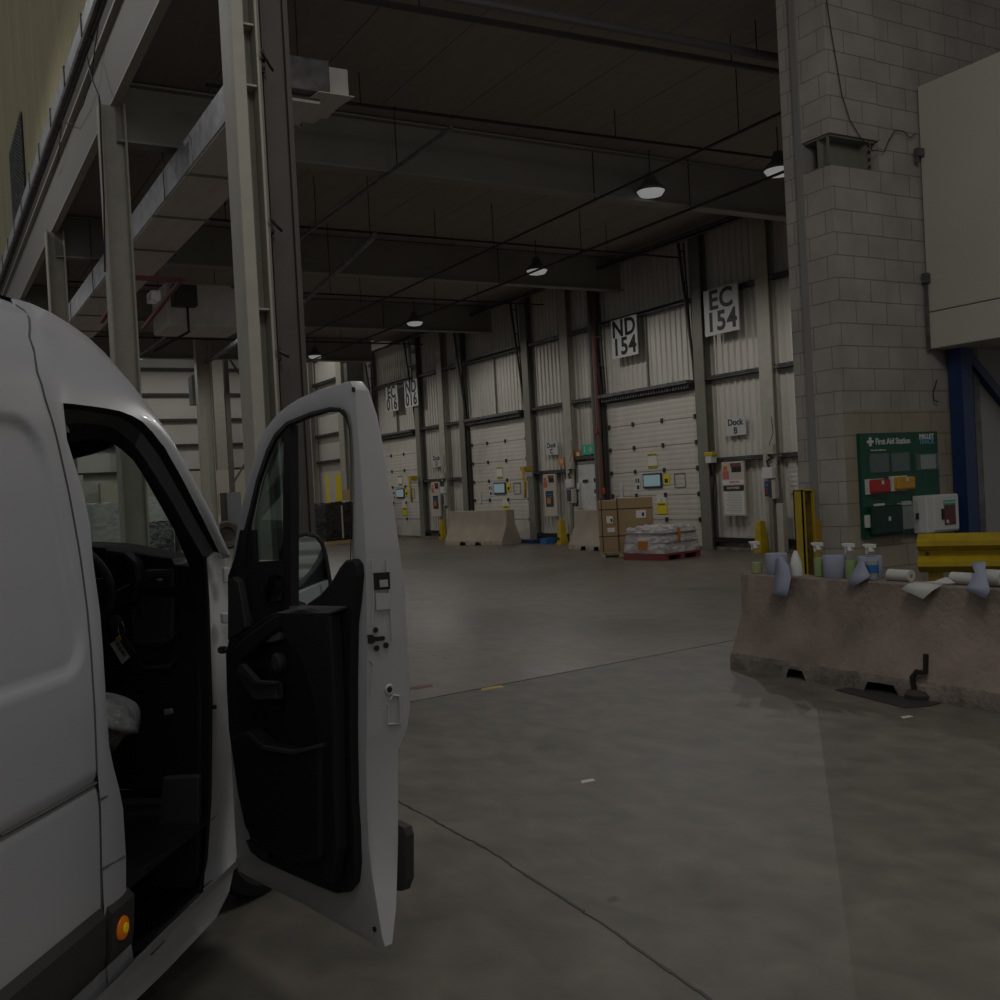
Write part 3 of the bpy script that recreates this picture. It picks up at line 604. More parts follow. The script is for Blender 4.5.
# second duct branch + fan boxes seen farther left
t = thing('ventilation_unit', (5.2, 23.3, 5.6), 'boxy grey ventilation unit with black fitting behind the left column', 'ventilation unit')
MB().box((4.9, 22.8, 5.55), (6.6, 24.3, 6.5)).build('casing', 'duct', t, bevel=.05); MB().box((5.0, 22.5, 5.95), (5.5, 22.8, 6.4)).build('fan_box', 'dark', t)
b = MB(); b.tube([(5.3, 22.6, 5.95), (5.3, 22.6, 5.4), (4.6, 22.9, 5.0)], .03, 6); b.build('bracket_pipe', 'ink', t)
t = thing('pipe_support', (3.2, 17.5, 5.0), 'dark red steel support hung under the white duct behind the left column', 'frame')
b = MB(); b.bar((3.2, 17.4, 5.35), (3.2, 17.4, 7.1), .06, .06); b.bar((3.2, 17.4, 5.4), (4.0, 17.4, 5.4), .07, .07); b.bar((3.2, 17.4, 5.4), (3.2, 20.5, 5.2), .07, .07); b.bar((4.0, 17.4, 5.4), (3.95, 20.5, 5.1), .06, .06); b.build('frame_bar', 'redo', t)
MB().box((3.55, 17.6, 5.1), (3.7, 18.0, 5.25)).build('floodlight', 'chrome', t)
# sprinkler pipes
def pipes(name, pts, r, mt, label, hang=True, hy=None):
    t = thing(name, tuple(pts[0]), label, 'pipe'); MB().tube(pts, r, 8).build('pipe', mt, t, smooth=True)
    if hang:
        for p, q in zip(pts, pts[1:]):
            p, q = V3(p), V3(q); n = max(1, int((q-p).length/3.4))
            for k in range(n):
                a = p.lerp(q, (k+.5)/n); MB().tube([a, (a.x, a.y, 7.32)], .008, 5).build('hanger_rod', 'ink', t)
    return t
pipes('sprinkler_main', [(2.9, 9.75, 6.9), (15.8, 9.2, 6.9)], .055, 'pipe', 'thick grey sprinkler main crossing the ceiling at the top')
pipes('sprinkler_main', [(2.9, 10.25, 6.95), (15.8, 9.6, 6.95)], .04, 'pipe', 'second grey sprinkler main just behind the thick one at the top')
pipes('sprinkler_pipe', [(3.4, 12.9, 6.9), (15.6, 12.4, 6.9)], .022, 'ink', 'thin black sprinkler pipe above the block pier lamp')
pipes('sprinkler_pipe', [(3.0, 18.5, 6.75), (15.6, 18.5, 6.75)], .022, 'ink', 'thin black sprinkler pipe between the nearest and third cross beams')
pipes('sprinkler_pipe', [(3.0, 24.5, 6.75), (15.6, 24.5, 6.75)], .022, 'ink', 'thin black sprinkler pipe in front of the fourth cross beam')
pipes('sprinkler_pipe', [(3.0, 31.2, 6.6), (15.0, 31.2, 6.6)], .022, 'ink', 'thin black sprinkler pipe in front of the farthest cross beam')
pipes('lighting_trunking', [(6.35, 12, 6.44), (6.35, 40, 6.44)], .03, 'rail', 'pale conduit carrying the left row of hanging lamps')
pipes('lighting_trunking', [(10.2, 9, 6.45), (10.2, 30, 6.45)], .02, 'ink', 'thin dark conduit running away in the middle of the ceiling')
pipes('lighting_trunking', [(12.2, 9, 6.45), (12.2, 40, 6.45)], .025, 'ink', 'dark conduit carrying the right row of hanging lamps')
pipes('water_pipe', [PZ(302, 304, 6.2), PZ(366, 244, 6.2), PZ(375, 235, 6.2)], .05, 'rail', 'silver pipe slanting up from behind the brown column')
pipes('water_pipe', [PZ(207, 362, 6.0), PZ(240, 340, 6.0)], .07, 'rail', 'short silver pipe ending left of the large cream column', hang=False)
# lamps
def lamp(x, y, label, z=6.62, watts=1., soft=0.):
    t = thing('high_bay_lamp', (x, y, z), label, 'lamp', 'high bay lamps')
    MB().lathe((x, y, z), [(.24, 0), (.25, .04), (.12, .16), (.08, .3)], 20).build('housing', 'lampshell', t, smooth=True)
    MB().lathe((x, y, z-.1), [(.06, 0), (.19, .03), (.24, .1)], 20).build('diffuser', 'lampglow', t, smooth=True)
    MB().tube([(x, y, z+.3), (x, y, 7.32 if z < 7.3 else z+1)], .01, 6).build('cable', 'ink', t)
    l = bpy.data.lights.new('lamp_light', 'POINT' if soft else 'SPOT'); l.energy = LW*watts; l.shadow_soft_size = soft
    if not soft: l.spot_size = radians(168); l.spot_blend = .35
    l.color = (1, .975, .93)
    lo = bpy.data.objects.new('lamp_light', l); C.objects.link(lo); lo.parent = t; lo.location = (0, 0, -.12)
    return t
LW = 140
lamp(12.5, 12.3, 'bright round lamp hanging left of the block pier, nearest of the right row')
lamp(12.66, 20.1, 'round lamp hanging in front of the nearest dock door, second of the right row')
lamp(12.9, 27.3, 'round lamp hanging above the far barrier, third of the right row')
lamp(12.4, 34.5, 'far round lamp just above the top of the open van door')
lamp(6.5, 27.1, 'round lamp hanging left of the large cream column')
lamp(6.6, 35.4, 'far round lamp at the right edge of the left column')
lamp(11.2, 14.0, 'round lamp hanging above the middle of the floor, just left of the nearest lamp', watts=1.3)
lamp(-1.0, -1.5, 'added fill lamp, out of view above the photographer', z=10.5, watts=1.9, soft=1.3)  # unseen lamp added to brighten the van side, block wall and near floor
lamp(4.2, 2.2, 'added fill lamp, out of view above and right of the photographer', z=6.7, watts=1.5, soft=.9)  # unseen lamp put in to brighten the raised enclosure, pier and barrier
for (x, y) in ((13, 43), (6, 44), (-2, 40)): lamp(x, y, 'round lamp of the far hall beyond the low ceiling', z=9.5, watts=1.6)
lamp(-2.5, 20, 'round lamp of the tall left bay beyond the van', z=11.5, watts=2.2)
# ------------------------------------------------------------------ right side: enclosure, blue frame, panels
t = thing('raised_enclosure', (9.5, 5.5, 2.93), 'large cream box raised on blue steelwork at the upper right', 'enclosure')
MB().box((9.34, 2.0, 3.30), (12.5, 7.18, 5.66)).build('body', 'unit', t, bevel=.01); MB().box((9.33, 2.0, 2.91), (12.5, 7.18, 3.29)).build('lower_band', 'unit', t, bevel=.01)
b = MB(); b.box((9.30, 7.15, 2.9), (9.325, 7.18, 3.65)); b.box((9.27, 7.12, 3.6), (9.33, 7.18, 3.7)); b.build('fixing_bracket', 'rail', t); b = MB(); b.box((9.24, 7.12, 4.92), (9.33, 7.18, 5.0)); b.box((9.24, 7.15, 4.85), (9.28, 7.18, 4.93)); b.build('fixing_bracket', 'rail', t)
t = thing('blue_steel_post', (9.85, 7.0, 0), 'deep blue steel post with diagonal brace below the raised box', 'frame')
MB().box((9.60, 7.0, 0), (9.775, 7.16, 2.92)).build('post', 'blue', t)
b = MB(); b.bar((9.75, 7.06, 2.85), (10.9, 7.06, 1.9), .09, .10); b.build('brace', 'blue', t)
t = thing('partition_panel', (11.5, 7.1, 0), 'pale grey partition panel behind the blue post at the right edge', 'panel')
MB().box((9.9, 7.1, 0), (13.5, 7.19, 2.92)).build('panel', 'panelw', t); MB().box((9.87, 7.06, 0), (9.97, 7.19, 2.92)).build('edge_strip', 'rail', t)
t = thing('wall_cable', (8.5, 7.17, 4.9), 'thin black cable running down the block wall to the steel bracket', 'cable')
MB().tube([PY(*p, 7.17) for p in ((826, -5), (831, 30), (836, 60), (842, 95), (850, 120), (860, 137))], .005, 6).build('cable', 'ink', t, smooth=True)
MB().tube([PY(*p, 7.17) for p in ((860, 137), (872, 150), (884, 152), (889, 140), (895, 130), (903, 131), (910, 138), (916, 133))], .005, 6).build('cable_loop', 'ink', t, smooth=True)
MB().tube([PY(*p, 7.17) for p in ((937, 380), (933, 392), (934, 400), (938, 402))], .006, 6).build('loose_end', 'ink', t, smooth=True)
# first aid station
t = thing('first_aid_board', (8.85, 7.15, .95), 'green first aid station board with packs and clear pockets on the block wall', 'board')
FY = 7.15
def F(x, y): return PY(x, y, FY)
def fq(name, a, c, mt, d=.01, y=FY, bevel=0.):
    p, q = PY(*a, y), PY(*c, y); return MB().box((min(p.x, q.x), y-d, min(p.z, q.z)), (max(p.x, q.x), y, max(p.z, q.z))).build(name, mt, t, bevel=bevel)
x0, x1, z0, z1 = 8.19, 9.36, 1.0, 2.045
MB().box((x0, 7.15, z0), (x1, 7.19, z1)).build('board', 'green', t)
def bd(name, u0, v0, u1, v1, mt, d=.01, e=0., bevel=0., nobuild=False):
    return MB().box((x0+u0*(x1-x0), 7.15-e-d, z0+v0*(z1-z0)), (x0+u1*(x1-x0), 7.15-e, z0+v1*(z1-z0))).build(name, mt, t, bevel=bevel)
def bt(s, u, v, size, mt, **k): return text(s, size, (x0+u*(x1-x0), 7.146, z0+v*(z1-z0)), (1, 0, 0), UP, mt, t, 'lettering', **k)
bt('First Aid Station', .41, .915, .086, 'paper', wx=.92, bold=.002); bd('cross', .085, .905, .165, .930, 'paper', .004); bd('cross_bar', .110, .875, .140, .960, 'paper', .005)
bt('Your first aiders are', .22, .835, .028, 'paper')
bt('PALLET', .85, .95, .07, 'paper', wx=1.0, bold=.003); bt('TRACK', .85, .90,   .07, 'trackblue', wx=1.05, bold=.003)
bd('clear_pocket', .10, .62, .34, .80, 'pocket', .01, .01); bd('clear_pocket', .37, .62, .60, .80, 'pocket', .01, .01); bd('clear_pocket', .67, .62, .99, .78, 'pocket', .02, .01)
bd('grey_leaflet', .10, .62, .34, .80, 'leaf', .004); bd('grey_leaflet', .37, .62, .60, .80, 'leaf', .004); bd('folded_sheet', .76, .63, .96, .77, 'sign', .004)
# packs
def pack(u0, v0, u1, v1, mt, label):
    o = bd('first_aid_pack', u0, v0, u1, v1, mt, .07, .012, .02); o['label'] = label
    MB().box((x0+(u0+u1)/2*1.16-.01, 7.06, z0+(v0+v1)/2*1.12-.02), (x0+(u0+u1)/2*1.16+.02, 7.066, z0+(v0+v1)/2*1.12+.02)).build('pack_symbol', 'paper', o)
    return o
bd('pack_holder', .035, .415, .24, .56, 'lockwhite', .03); pack(.06, .42, .28, .555, 'red', 'red burns kit pack')
bd('pack_holder', .335, .43, .54, .575, 'lockwhite', .03); pack(.37, .44, .60, .565, 'packorange', 'orange kit pack')
o = pack(.05, .02, .42, .30, 'green', 'dark green first aid bag'); o.data.materials[0] = M['blk']; o.data.materials[0] = mat('dark_green_bag', (.006, .035, .022), .5)
bd('bag_hook', .13, .28, .24, .32, 'lockwhite', .03); bd('bag_hook', .01, .10, .06, .22, 'lockwhite', .03); bd('bag_hook', .30, .27, .36, .30, 'lockwhite', .04)
bd('clear_case', .43, .04, .68, .32, 'pocket', .06, .012, .02); bd('case_back', .43, .05, .68, .31, 'sign', .008); bd('case_hook', .48, .29, .58, .325, 'lockwhite', .03); bd('case_symbol', .58, .14, .62, .2, 'ink', .004, .075)
# defibrillator cabinet
t = thing('defibrillator_cabinet', (9.2, 7.05, 1.02), 'white wall cabinet with red and green window label beside the blue post', 'cabinet')
MB().box((8.92, 6.98, 1.0), (9.42, 7.15, 1.385)).build('body', 'lockwhite', t, bevel=.012)
MB().box((9.02, 6.965, 1.02), (9.40, 6.98, 1.37)).build('door', 'lockwhite', t, bevel=.006)
MB().box((9.17, 6.958, 1.07), (9.34, 6.966, 1.28)).build('window', mat('dark_red_label', (.13, .03, .028), .4), t); MB().box((9.165, 6.957, 1.275), (9.345, 6.966, 1.325)).build('green_header', 'greenl', t)
text('DEFIBRILLATOR', .025, (9.255, 6.955, 1.30), (1, 0, 0), UP, 'paper', t, 'header_lettering')
MB().lathe((9.205, 6.957, 1.105), [(.02, 0), (.02, .006)], 14, (0, -1, 0)).build('heart_symbol', 'paper', t); MB().box((9.125, 6.95, 1.13), (9.15, 6.97, 1.24)).build('latch', 'ink', t)
# yellow goal post guards at the block pier
t = thing('corner_guard', (7.8, 7.56, 0), 'tall yellow steel guard post in front of the block pier corner', 'post')
b = MB(); b.box((7.72, 7.5, 0), (7.735, 7.62, 1.51)); b.box((7.72, 7.605, 0), (7.89, 7.62, 1.51)); b.box((7.875, 7.5, 0), (7.89, 7.62, 1.51)); b.box((7.72, 7.5, 1.5), (7.89, 7.62, 1.515)); b.box((7.72, 7.5, 0), (7.76, 7.512, 1.51)); b.build('post', 'yellow', t)
MB().box((7.735, 7.53, .02), (7.875, 7.54, 1.5)).build('inner_web', 'mudy', t)
MB().box((7.68, 7.46, 0), (7.93, 7.66, .03)).build('base_plate', 'yellow', t)
for z in (1.38, .9): MB().lathe((7.80, 7.53, z), [(.014, 0), (.014, .008)], 8, (0, -1, 0)).build('bolt', 'ink', t)
t = thing('corner_guard', (7.98, 7.6, 0), 'shorter orange yellow guard post behind the tall yellow one', 'post')
b = MB(); b.box((7.93, 7.54, 0), (8.015, 7.66, 1.2)); b.build('post', 'amberpost', t, bevel=.01); MB().box((7.91, 7.52, 0), (8.02, 7.70, .03)).build('base_plate', 'amberpost', t)
# W-beam crash barrier
t = thing('crash_rail', (7.9, 5.9, 0), 'yellow corrugated steel crash rail with black end, in front of the first aid board', 'crash barrier')
ca = V3((7.77, 6.17, 0)); cdir = V3((.31, -.52, 0)).normalized(); cn = V3((cdir.y, -cdir.x, 0))
if cn.y > 0: cn = -cn
prof = [(0, 0), (.06, .03), (.11, .06), (.11, .10), (.01, .15), (.01, .19), (.11, .24), (.11, .28), (.06, .31), (0, .34)]
def wbeam(s0, s1, o=0.): return MB().grid([[ca+cdir*s_+cn*(p[0]+o)+V3((0, 0, .745+p[1])) for p in prof] for s_ in (s0, s1)])
wbeam(0, .66).build('rail', 'yellow', t, solid=.006); wbeam(-.01, .13, .008).build('end_cap', 'yellow', t, solid=.006); wbeam(.66, 1.6, .004).build('black_end', 'rubber', t, solid=.006)
for s_ in (.12, 1.4):
    b = MB(); q = ca+cdir*s_-cn*.05; b.bar(q, q+V3((0, 0, 1.07)), .12, .09, up=cn); b.build('post', 'yellow', t)
MB().lathe(ca+cdir*.06+cn*.02+V3((0, 0, .91)), [(.018, 0), (.018, .015)], 8, cn).build('bolt', 'brown', t)
# ------------------------------------------------------------------ concrete barriers
def jersey(p0, p1, h, wb, wt, mt, name, label, notches=2, mats=None, rough=.006, seed=1):
    p0, p1 = V3(p0), V3(p1); d = (p1-p0).normalized(); n = V3((-d.y, d.x, 0)); L = (p1-p0).length; rnd = random.Random(seed)
    t = thing(name, tuple((p0+p1)/2), label, 'concrete barrier')
    N = 100; prof = [(-wb, 0), (-wb, .10*h/.8), (-wb*.93, .13*h/.8), (-wt*1.5, .36*h/.8), (-wt*1.12, .46*h/.8), (-wt, h-.012), (-wt+.012, h), (wt-.012, h), (wt, h-.012), (wt*1.12, .46*h/.8), (wt*1.5, .36*h/.8), (wb*.93, .13*h/.8), (wb, .10*h/.8), (wb, 0)]
    nz = [(.28, .37), (.55, .64)] if notches == 2 else ([(.175, .225), (.385, .455)] if notches == 3 else [])
    rows = []
    for i in range(N+1):
        s = i/N; r = []
        up = .0
        for a, c in nz:
            if a <= s <= c: up = .075*h/.8
        for (o_, z) in prof:
            jit = rnd.uniform(-rough, rough) if z < .15 else rnd.uniform(-rough, rough)*.25
            r.append(p0+d*(L*s)+n*(o_+jit)+V3((0, 0, max(z, up)+jit*.5 if z > 0 else up)))
        rows.append(r)
    b = MB().grid(rows); k = len(prof); b.f.append(tuple(range(k))); b.f.append(tuple(range(len(rows)*k-k, len(rows)*k))[::-1])
    o = b.build('body', mt, t, smooth=True)
    return t
tb = jersey((6.44, 6.93, 0), (6.62, 3.2, 0), .82, .29, .105, 'conc', 'concrete_barrier', 'long weathered concrete barrier at the right with wipes and spray bottles on top', notches=3, rough=.010, seed=5)
o = tb.children[0]; o.data.materials.append(M['concd'])
for p in o.data.polygons:
    if p.center.z < .14 and abs(p.normal.z) < .95: p.material_index = 1
c0 = PZ(924, 698)+V3((-.05, 0, 0)); b = MB(); b.lathe(c0, [(.10, 0), (.11, .04), (.08, .07)], 7)
b.build('broken_anchor_foot', 'mudg', tb)
MB().tube([c0+V3((-.02, .02, .06)), c0+V3((-.03, .03, .16)), c0+V3((-.02, .0, .20)), c0+V3((-.02, -.08, .21)), c0+V3((-.02, -.09, .34))], .022, 6).build('anchor_bolt', 'ink', tb, smooth=True)
jersey(PZ(446, 545)+V3((.3, 0, 0)), PZ(503, 545)+V3((.3, 0, 0)), 1.02, .42, .17, 'concl', 'concrete_barrier', 'far pale concrete barrier standing in front of the middle dock door', seed=2)
jersey((14.95, 22.3, 0), (14.95, 20.2, 0), 1.0, .38, .15, 'concl', 'concrete_barrier', 'concrete barrier standing behind the stack of cardboard boxes', seed=3)
MB_ = MB().add([PZ(835, 690, .004), PZ(880, 683, .004), PZ(948, 701, .004), PZ(930, 706, .004), PZ(905, 708, .004)], [(0,1,2,3,4)])
tag(MB_.build('floor_plate', 'steelp', solid=.008), 'dark flat steel plate lying on the floor at the foot of the near barrier', 'plate')
for nme, px, py, w_, mt, lb, ct in (('paper_scrap', 587, 781, .05, 'paper', 'small white paper scrap on the near floor slab in the middle', 'scrap'), ('paper_scrap', 906, 717, .05, 'paper', 'small pale scrap on the floor in front of the flat steel plate', 'scrap'), ('yellow_floor_mark', 491, 688, .12, 'yellow', 'faded yellow paint mark on the floor joint', 'floor mark'), ('red_floor_mark', 420, 687, .12, 'redo', 'faded red paint mark on the far floor slab beside the van door', 'floor mark')):
    c = PZ(px, py); o = MB().prism([c+V3((-w_, -w_*.4, .0005)), c+V3((w_*.8, -w_*.55, .0005)), c+V3((w_, w_*.3, .0005)), c+V3((-w_*.5, w_*.5, .0005))], (0, 0, .0015)).build(nme, mt); tag(o, lb, ct)
# ------------------------------------------------------------------ items on the near barrier
ZT = .82
def XT(px): # point on the barrier top centre line below pixel column
    p = on(px, 585, V3((1, .048, 0)).normalized(), V3((1, .048, 0)).normalized().dot(V3((6.42, 6.93, 0))))
    return V3((p.x, p.y, ZT))
def spray(px, label, liq, lv=.5, k=1.27, off=0., name='spray_bottle', rz=0.):
    p = XT(px)+V3((off, 0, 0)); t = thing(name, tuple(p), label, 'bottle', 'bottles on the near barrier')
    def lz(pr): return [(a*k, c*k) for a, c in pr]
    MB().lathe(p, lz([(.036, 0), (.038, .01), (.038, .11), (.03, .14), (.017, .165), (.015, .18)]), 16).build('bottle', 'clear', t, smooth=True)
    MB().lathe(p, lz([(.034, .003), (.035, .01), (.035, .12*lv+.01)]), 16).build('liquid', liq, t, smooth=True)
    b = MB(); b.lathe(p, lz([(.019, .175), (.019, .195), (.013, .20)]), 12); b.box(p+V3((-.012, -.03, .198))*k, p+V3((.012, .045, .222))*k); b.box(p+V3((-.008, .03, .16))*k, p+V3((.008, .038, .20))*k); b.box(p+V3((-.009, .045, .207))*k, p+V3((.009, .062, .22))*k); b.build('trigger_head', 'lockwhite', t, bevel=.003)
    return t
spray(757.5, 'leftmost spray bottle on the near barrier, yellowish liquid, at its left end', 'liquidy', .55)
spray(818, 'spray bottle with green liquid partly behind the upright blue roll', 'liquid', .95, off=.03)
spray(850, 'spray bottle with green liquid right of the upright blue roll', 'liquid', .85, off=.02)
t = spray(873, 'spray bottle with clear liquid and blue label beside the draped blue paper', 'liquidb', .9); p = XT(873)
MB().lathe(p, [(.0492, .06), (.0492, .12)], 16, cap=False).build('blue_label', 'skyblue', t)
t = thing('plastic_bottle', tuple(XT(797)), 'opaque white plastic bottle in front of the yellow guard post', 'bottle', 'bottles on the near barrier'); p = XT(797)
MB().lathe(p, [(.052, 0), (.054, .01), (.05, .10), (.036, .15), (.018, .20), (.014, .21)], 16).build('bottle', 'lockwhite', t, smooth=True)
def blueroll(px, label, h=.18, r=.092, off=0.03, drape=None, mt='bluewipe', lean=0):
    p = XT(px)+V3((off, 0, 0)); t = thing('paper_roll', tuple(p), label, 'paper roll')
    MB().lathe(p, [(.025, h), (r-.003, h), (r, h-.004), (r, .004), (r-.003, 0), (.025, 0), (.025, h)], 28, cap=False).build('roll', mt, t, smooth=True)
    MB().lathe(p, [(.022, 0), (.022, h)], 14, cap=True).build('core', 'card', t)
    if drape:
        rows = []
        for pr_ in drape: rows.append([on(x, y, (1, .048, 0), dd) for (x, y, dd) in pr_])
        MB().grid(rows).build('loose_sheet', mt, t, smooth='all', solid=.002)
    return t
D0 = 6.41+.048*6.93
blueroll(775, 'blue paper roll with a long sheet hanging over the barrier edge, leftmost roll', drape=[[(776, 559, D0-.04), (782, 556, D0-.05)], [(776, 572, D0-.09), (789, 566, D0-.09)], [(773, 582, D0-.12), (791, 577, D0-.12)], [(772, 592, D0-.15), (789, 588, D0-.15)], [(771, 591, D0-.16), (786, 596, D0-.16)]][:4]+[[(772, 594, D0-.155), (787, 597, D0-.155)]])
blueroll(833, 'upright blue paper roll between two green spray bottles')
blueroll(866, 'blue paper roll with a crumpled corner hanging beside the clear spray bottle', off=.06, drape=[[(858, 563, D0-.03), (863, 561, D0-.03)], [(852, 574, D0-.09), (870, 575, D0-.08)], [(847, 581, D0-.12), (868, 578, D0-.11)], [(850, 587, D0-.13), (856, 585, D0-.12)]])
def flatroll(px, label, off=.02, r=.045, L=.2, group=None):
    p = XT(px)+V3((off, 0, r)); t = thing('white_roll', tuple(p-V3((0, 0, r))), label, 'paper roll')
    MB().lathe(p+V3((0, -L/2, 0)), [(.018, 0), (r, 0), (r, L), (.018, L)], 22, (0, 1, 0)).build('roll', 'roll', t, smooth=True); MB().lathe(p+V3((0, -L/2-.001, 0)), [(.017, 0), (.017, L+.002)], 12, (0, 1, 0)).build('core', 'card', t)
    return t, p
flatroll(899, 'white paper roll lying left of the hanging white sheet')
t, p = flatroll(963, 'white paper roll lying right of the hanging white sheet')
flatroll(992, 'white paper roll lying at the right edge of the picture', r=.06, L=.16)
rows = [[(905, 578, D0-.03), (925, 583, D0-.02)], [(925, 583, D0-.05), (950, 583, D0-.03)], [(903, 586, D0-.11), (941, 590, D0-.06)], [(902, 590, D0-.14), (936, 594, D0-.12)], [(912, 596, D0-.16), (924, 599, D0-.15)]]
rows = [[(901, 589, D0-.155), (923, 599, D0-.165)], [(908, 584, D0-.115), (932, 591, D0-.125)], [(916, 582, D0-.08), (942, 585, D0-.09)]]
o = MB().grid([[on(x, y, (1, .048, 0), dd) for x, y, dd in r] for r in rows]).build('paper_sheet', 'roll', smooth='all', solid=.002); tag(o, 'white paper sheet with faint print hanging over the barrier edge', 'paper')
b = MB().grid([[on(x, y, (1, .048, 0), dd) for x, y, dd in r] for r in [[(917, 583, D0-.07), (925, 587, D0-.08)], [(935, 581, D0-.05), (948, 584, D0-.06)], [(946, 577, D0-.03), (956, 583, D0-.04)]]]); o2 = b.build('paper_tail', 'roll', smooth='all', solid=.002); o2.parent = o; o2.matrix_parent_inverse = o.matrix_world.inverted(); o2.location = ORG[o2]-ORG[o]; o2.matrix_parent_inverse = Matrix.Identity(4)
rows = [[(971, 562, D0-.02), (986, 562, D0-.02)], [(975, 573, D0-.09), (985, 572, D0-.09)], [(967, 587, D0-.13), (989, 586, D0-.13)], [(966, 590, D0-.14), (990, 590, D0-.14)], [(975, 594, D0-.15), (986, 599, D0-.15)]]
o = MB().grid([[on(x, y, (1, .048, 0), dd) for x, y, dd in r] for r in rows]).build('blue_cloth', 'bluewipe', smooth='all', solid=.003); tag(o, 'folded blue paper cloth draped over the right end of the near barrier', 'cloth')
# ------------------------------------------------------------------ pallets and boxes
def pallet(x0, y0, x1, y1, mt, parent, z=.13):
    b = MB()
    for f in (0, .5, 1): b.box((x0+(x1-x0-.1)*f, y0, 0), (x0+(x1-x0-.1)*f+.1, y1, .02))
    for f in (0, .5, 1):
        for g in (0, .5, 1): b.box((x0+(x1-x0-.1)*f, y0+(y1-y0-.14)*g, .02), (x0+(x1-x0-.1)*f+.1, y0+(y1-y0-.14)*g+.14, .1))
    for k in range(6): b.box((x0, y0+(y1-y0-.12)*k/5, .1), (x1, y0+(y1-y0-.12)*k/5+.12, z))
    return b.build('pallet', mt, parent)
# cardboard stack: near face faces the camera side
def cbox(cx, cy, sx, sy, z0, h, rz, name, label):
    t = thing(name, (cx, cy, 0), label, 'boxes')
    R = Matrix.Rotation(rz, 4, 'Z'); T = lambda p: V3((cx, cy, 0))+(R @ V3(p))
    def bx(n, a, c, mt, bev=0.):
        b = MB().box(a, c); b.v = [T(v) for v in b.v]; return b.build(n, mt, t, bevel=bev)
    return t, T, bx
pc = PZ(628, 556.5)+V3((.27, .36, 0))
t, T, bx = cbox(pc.x, pc.y, 1.0, 1.9, 0, 1, radians(-36.5), 'cardboard_load', 'tall strapped brown cardboard boxes on a pallet in front of the nearest dock door')
bx('tall_carton', (-.62, -.45, .13), (-.17, .35, 1.27), 'card', .005); bx('wide_carton', (-.165, -.45, .13), (.60, .35, 1.30), 'card', .005)
for f in ((-.6, -.5), (-.2, -.1), (.45, .58)):
    bx('pallet_block', (f[0], -.42, 0), (f[1], .35, .10), 'wood')
bx('pallet_deck', (-.62, -.44, .10), (.60, .35, .13), 'wood')
for x in (-.54, -.19): bx('strap', (x-.010, -.455, .13), (x+.010, .355, 1.31), 'ink')
for z in (1.06, .46): bx('strap', (-.625, -.455, z), (.605, .355, z+.018), 'ink')
bx('label', (-.44, -.460, .76), (-.30, -.45, .92), 'paper'); bx('label', (.22, -.460, .85), (.44, -.45, 1.02), 'paper'); bx('label', (-.43, -.460, .56), (-.26, -.45, .66), 'paper')
bx('label_print', (-.35, -.463, .79), (-.31, -.46, .86), 'ink'); bx('label_print', (.35, -.463, .89), (.40, -.46, .97), 'ink')
# wrapped low pallet
def lumpy(T, x0, y0, x1, y1, z0, z1, name, mt, par, seed=0, amp=.03, inset=.06):
    r = random.Random(seed); rows = []; nz = 12; per = []
    n = 14
    for k in range(n): per.append((x0+(x1-x0)*k/n, y0))
    for k in range(n): per.append((x1, y0+(y1-y0)*k/n))
    for k in range(n): per.append((x1-(x1-x0)*k/n, y1))
    for k in range(n): per.append((x0, y1-(y1-y0)*k/n))
    cx, cy = (x0+x1)/2, (y0+y1)/2
    for i in range(nz+1):
        f = i/nz; row = []; lay = -.010 if (i % 4 == 0) else 0
        for (x, y) in per:
            s = 1-(inset*f*f)+lay+r.uniform(-amp, amp)*.5
            row.append(T((cx+(x-cx)*s, cy+(y-cy)*s, z0+(z1-z0)*f+(r.uniform(-amp, amp) if i == nz else 0))))
        row.append(row[0]); rows.append(row)
    b = MB().grid(rows); k = len(b.v)-len(rows[0]); b.f.append(tuple(range(k, k+len(rows[0])-1)))
    return b.build(name, mt, par, smooth=True)
pc = PZ(656.5, 561)+V3((.60, .56, 0))*.98
t, T, bx = cbox(pc.x, pc.y, 1, 1, 0, 1, radians(12), 'wrapped_pallet', 'low shrink wrapped pallet load with orange tape on a red pallet')
lumpy(T, -.58, -.55, .58, .55, .14, .68, 'wrapped_sacks', 'wrap', t, 4, .045, .10)
for f in ((-.60, -.46), (-.07, .07), (.46, .60)): bx('pallet_block', (f[0], -.56, 0), (f[1], .56, .1), 'redwood')
bx('pallet_deck', (-.6, -.57, .10), (.6, .57, .14), 'redwood')
bx('orange_tape', (-.12, -.57, .38), (-.06, -.53, .66), 'orange'); bx('orange_print', (-.60, -.1, .22), (-.56, .15, .4), 'orange')
for z in (.36, .56): bx('wrap_band', (-.575, -.555, z), (.575, .555, z+.010), 'galv')
tag(MB().box((14.95, 20.3, 0), (14.97, 20.32, .01)).build('floor_scrap', 'paper'), 'tiny paper scrap on the floor near the dock wall', 'scrap') if False else None
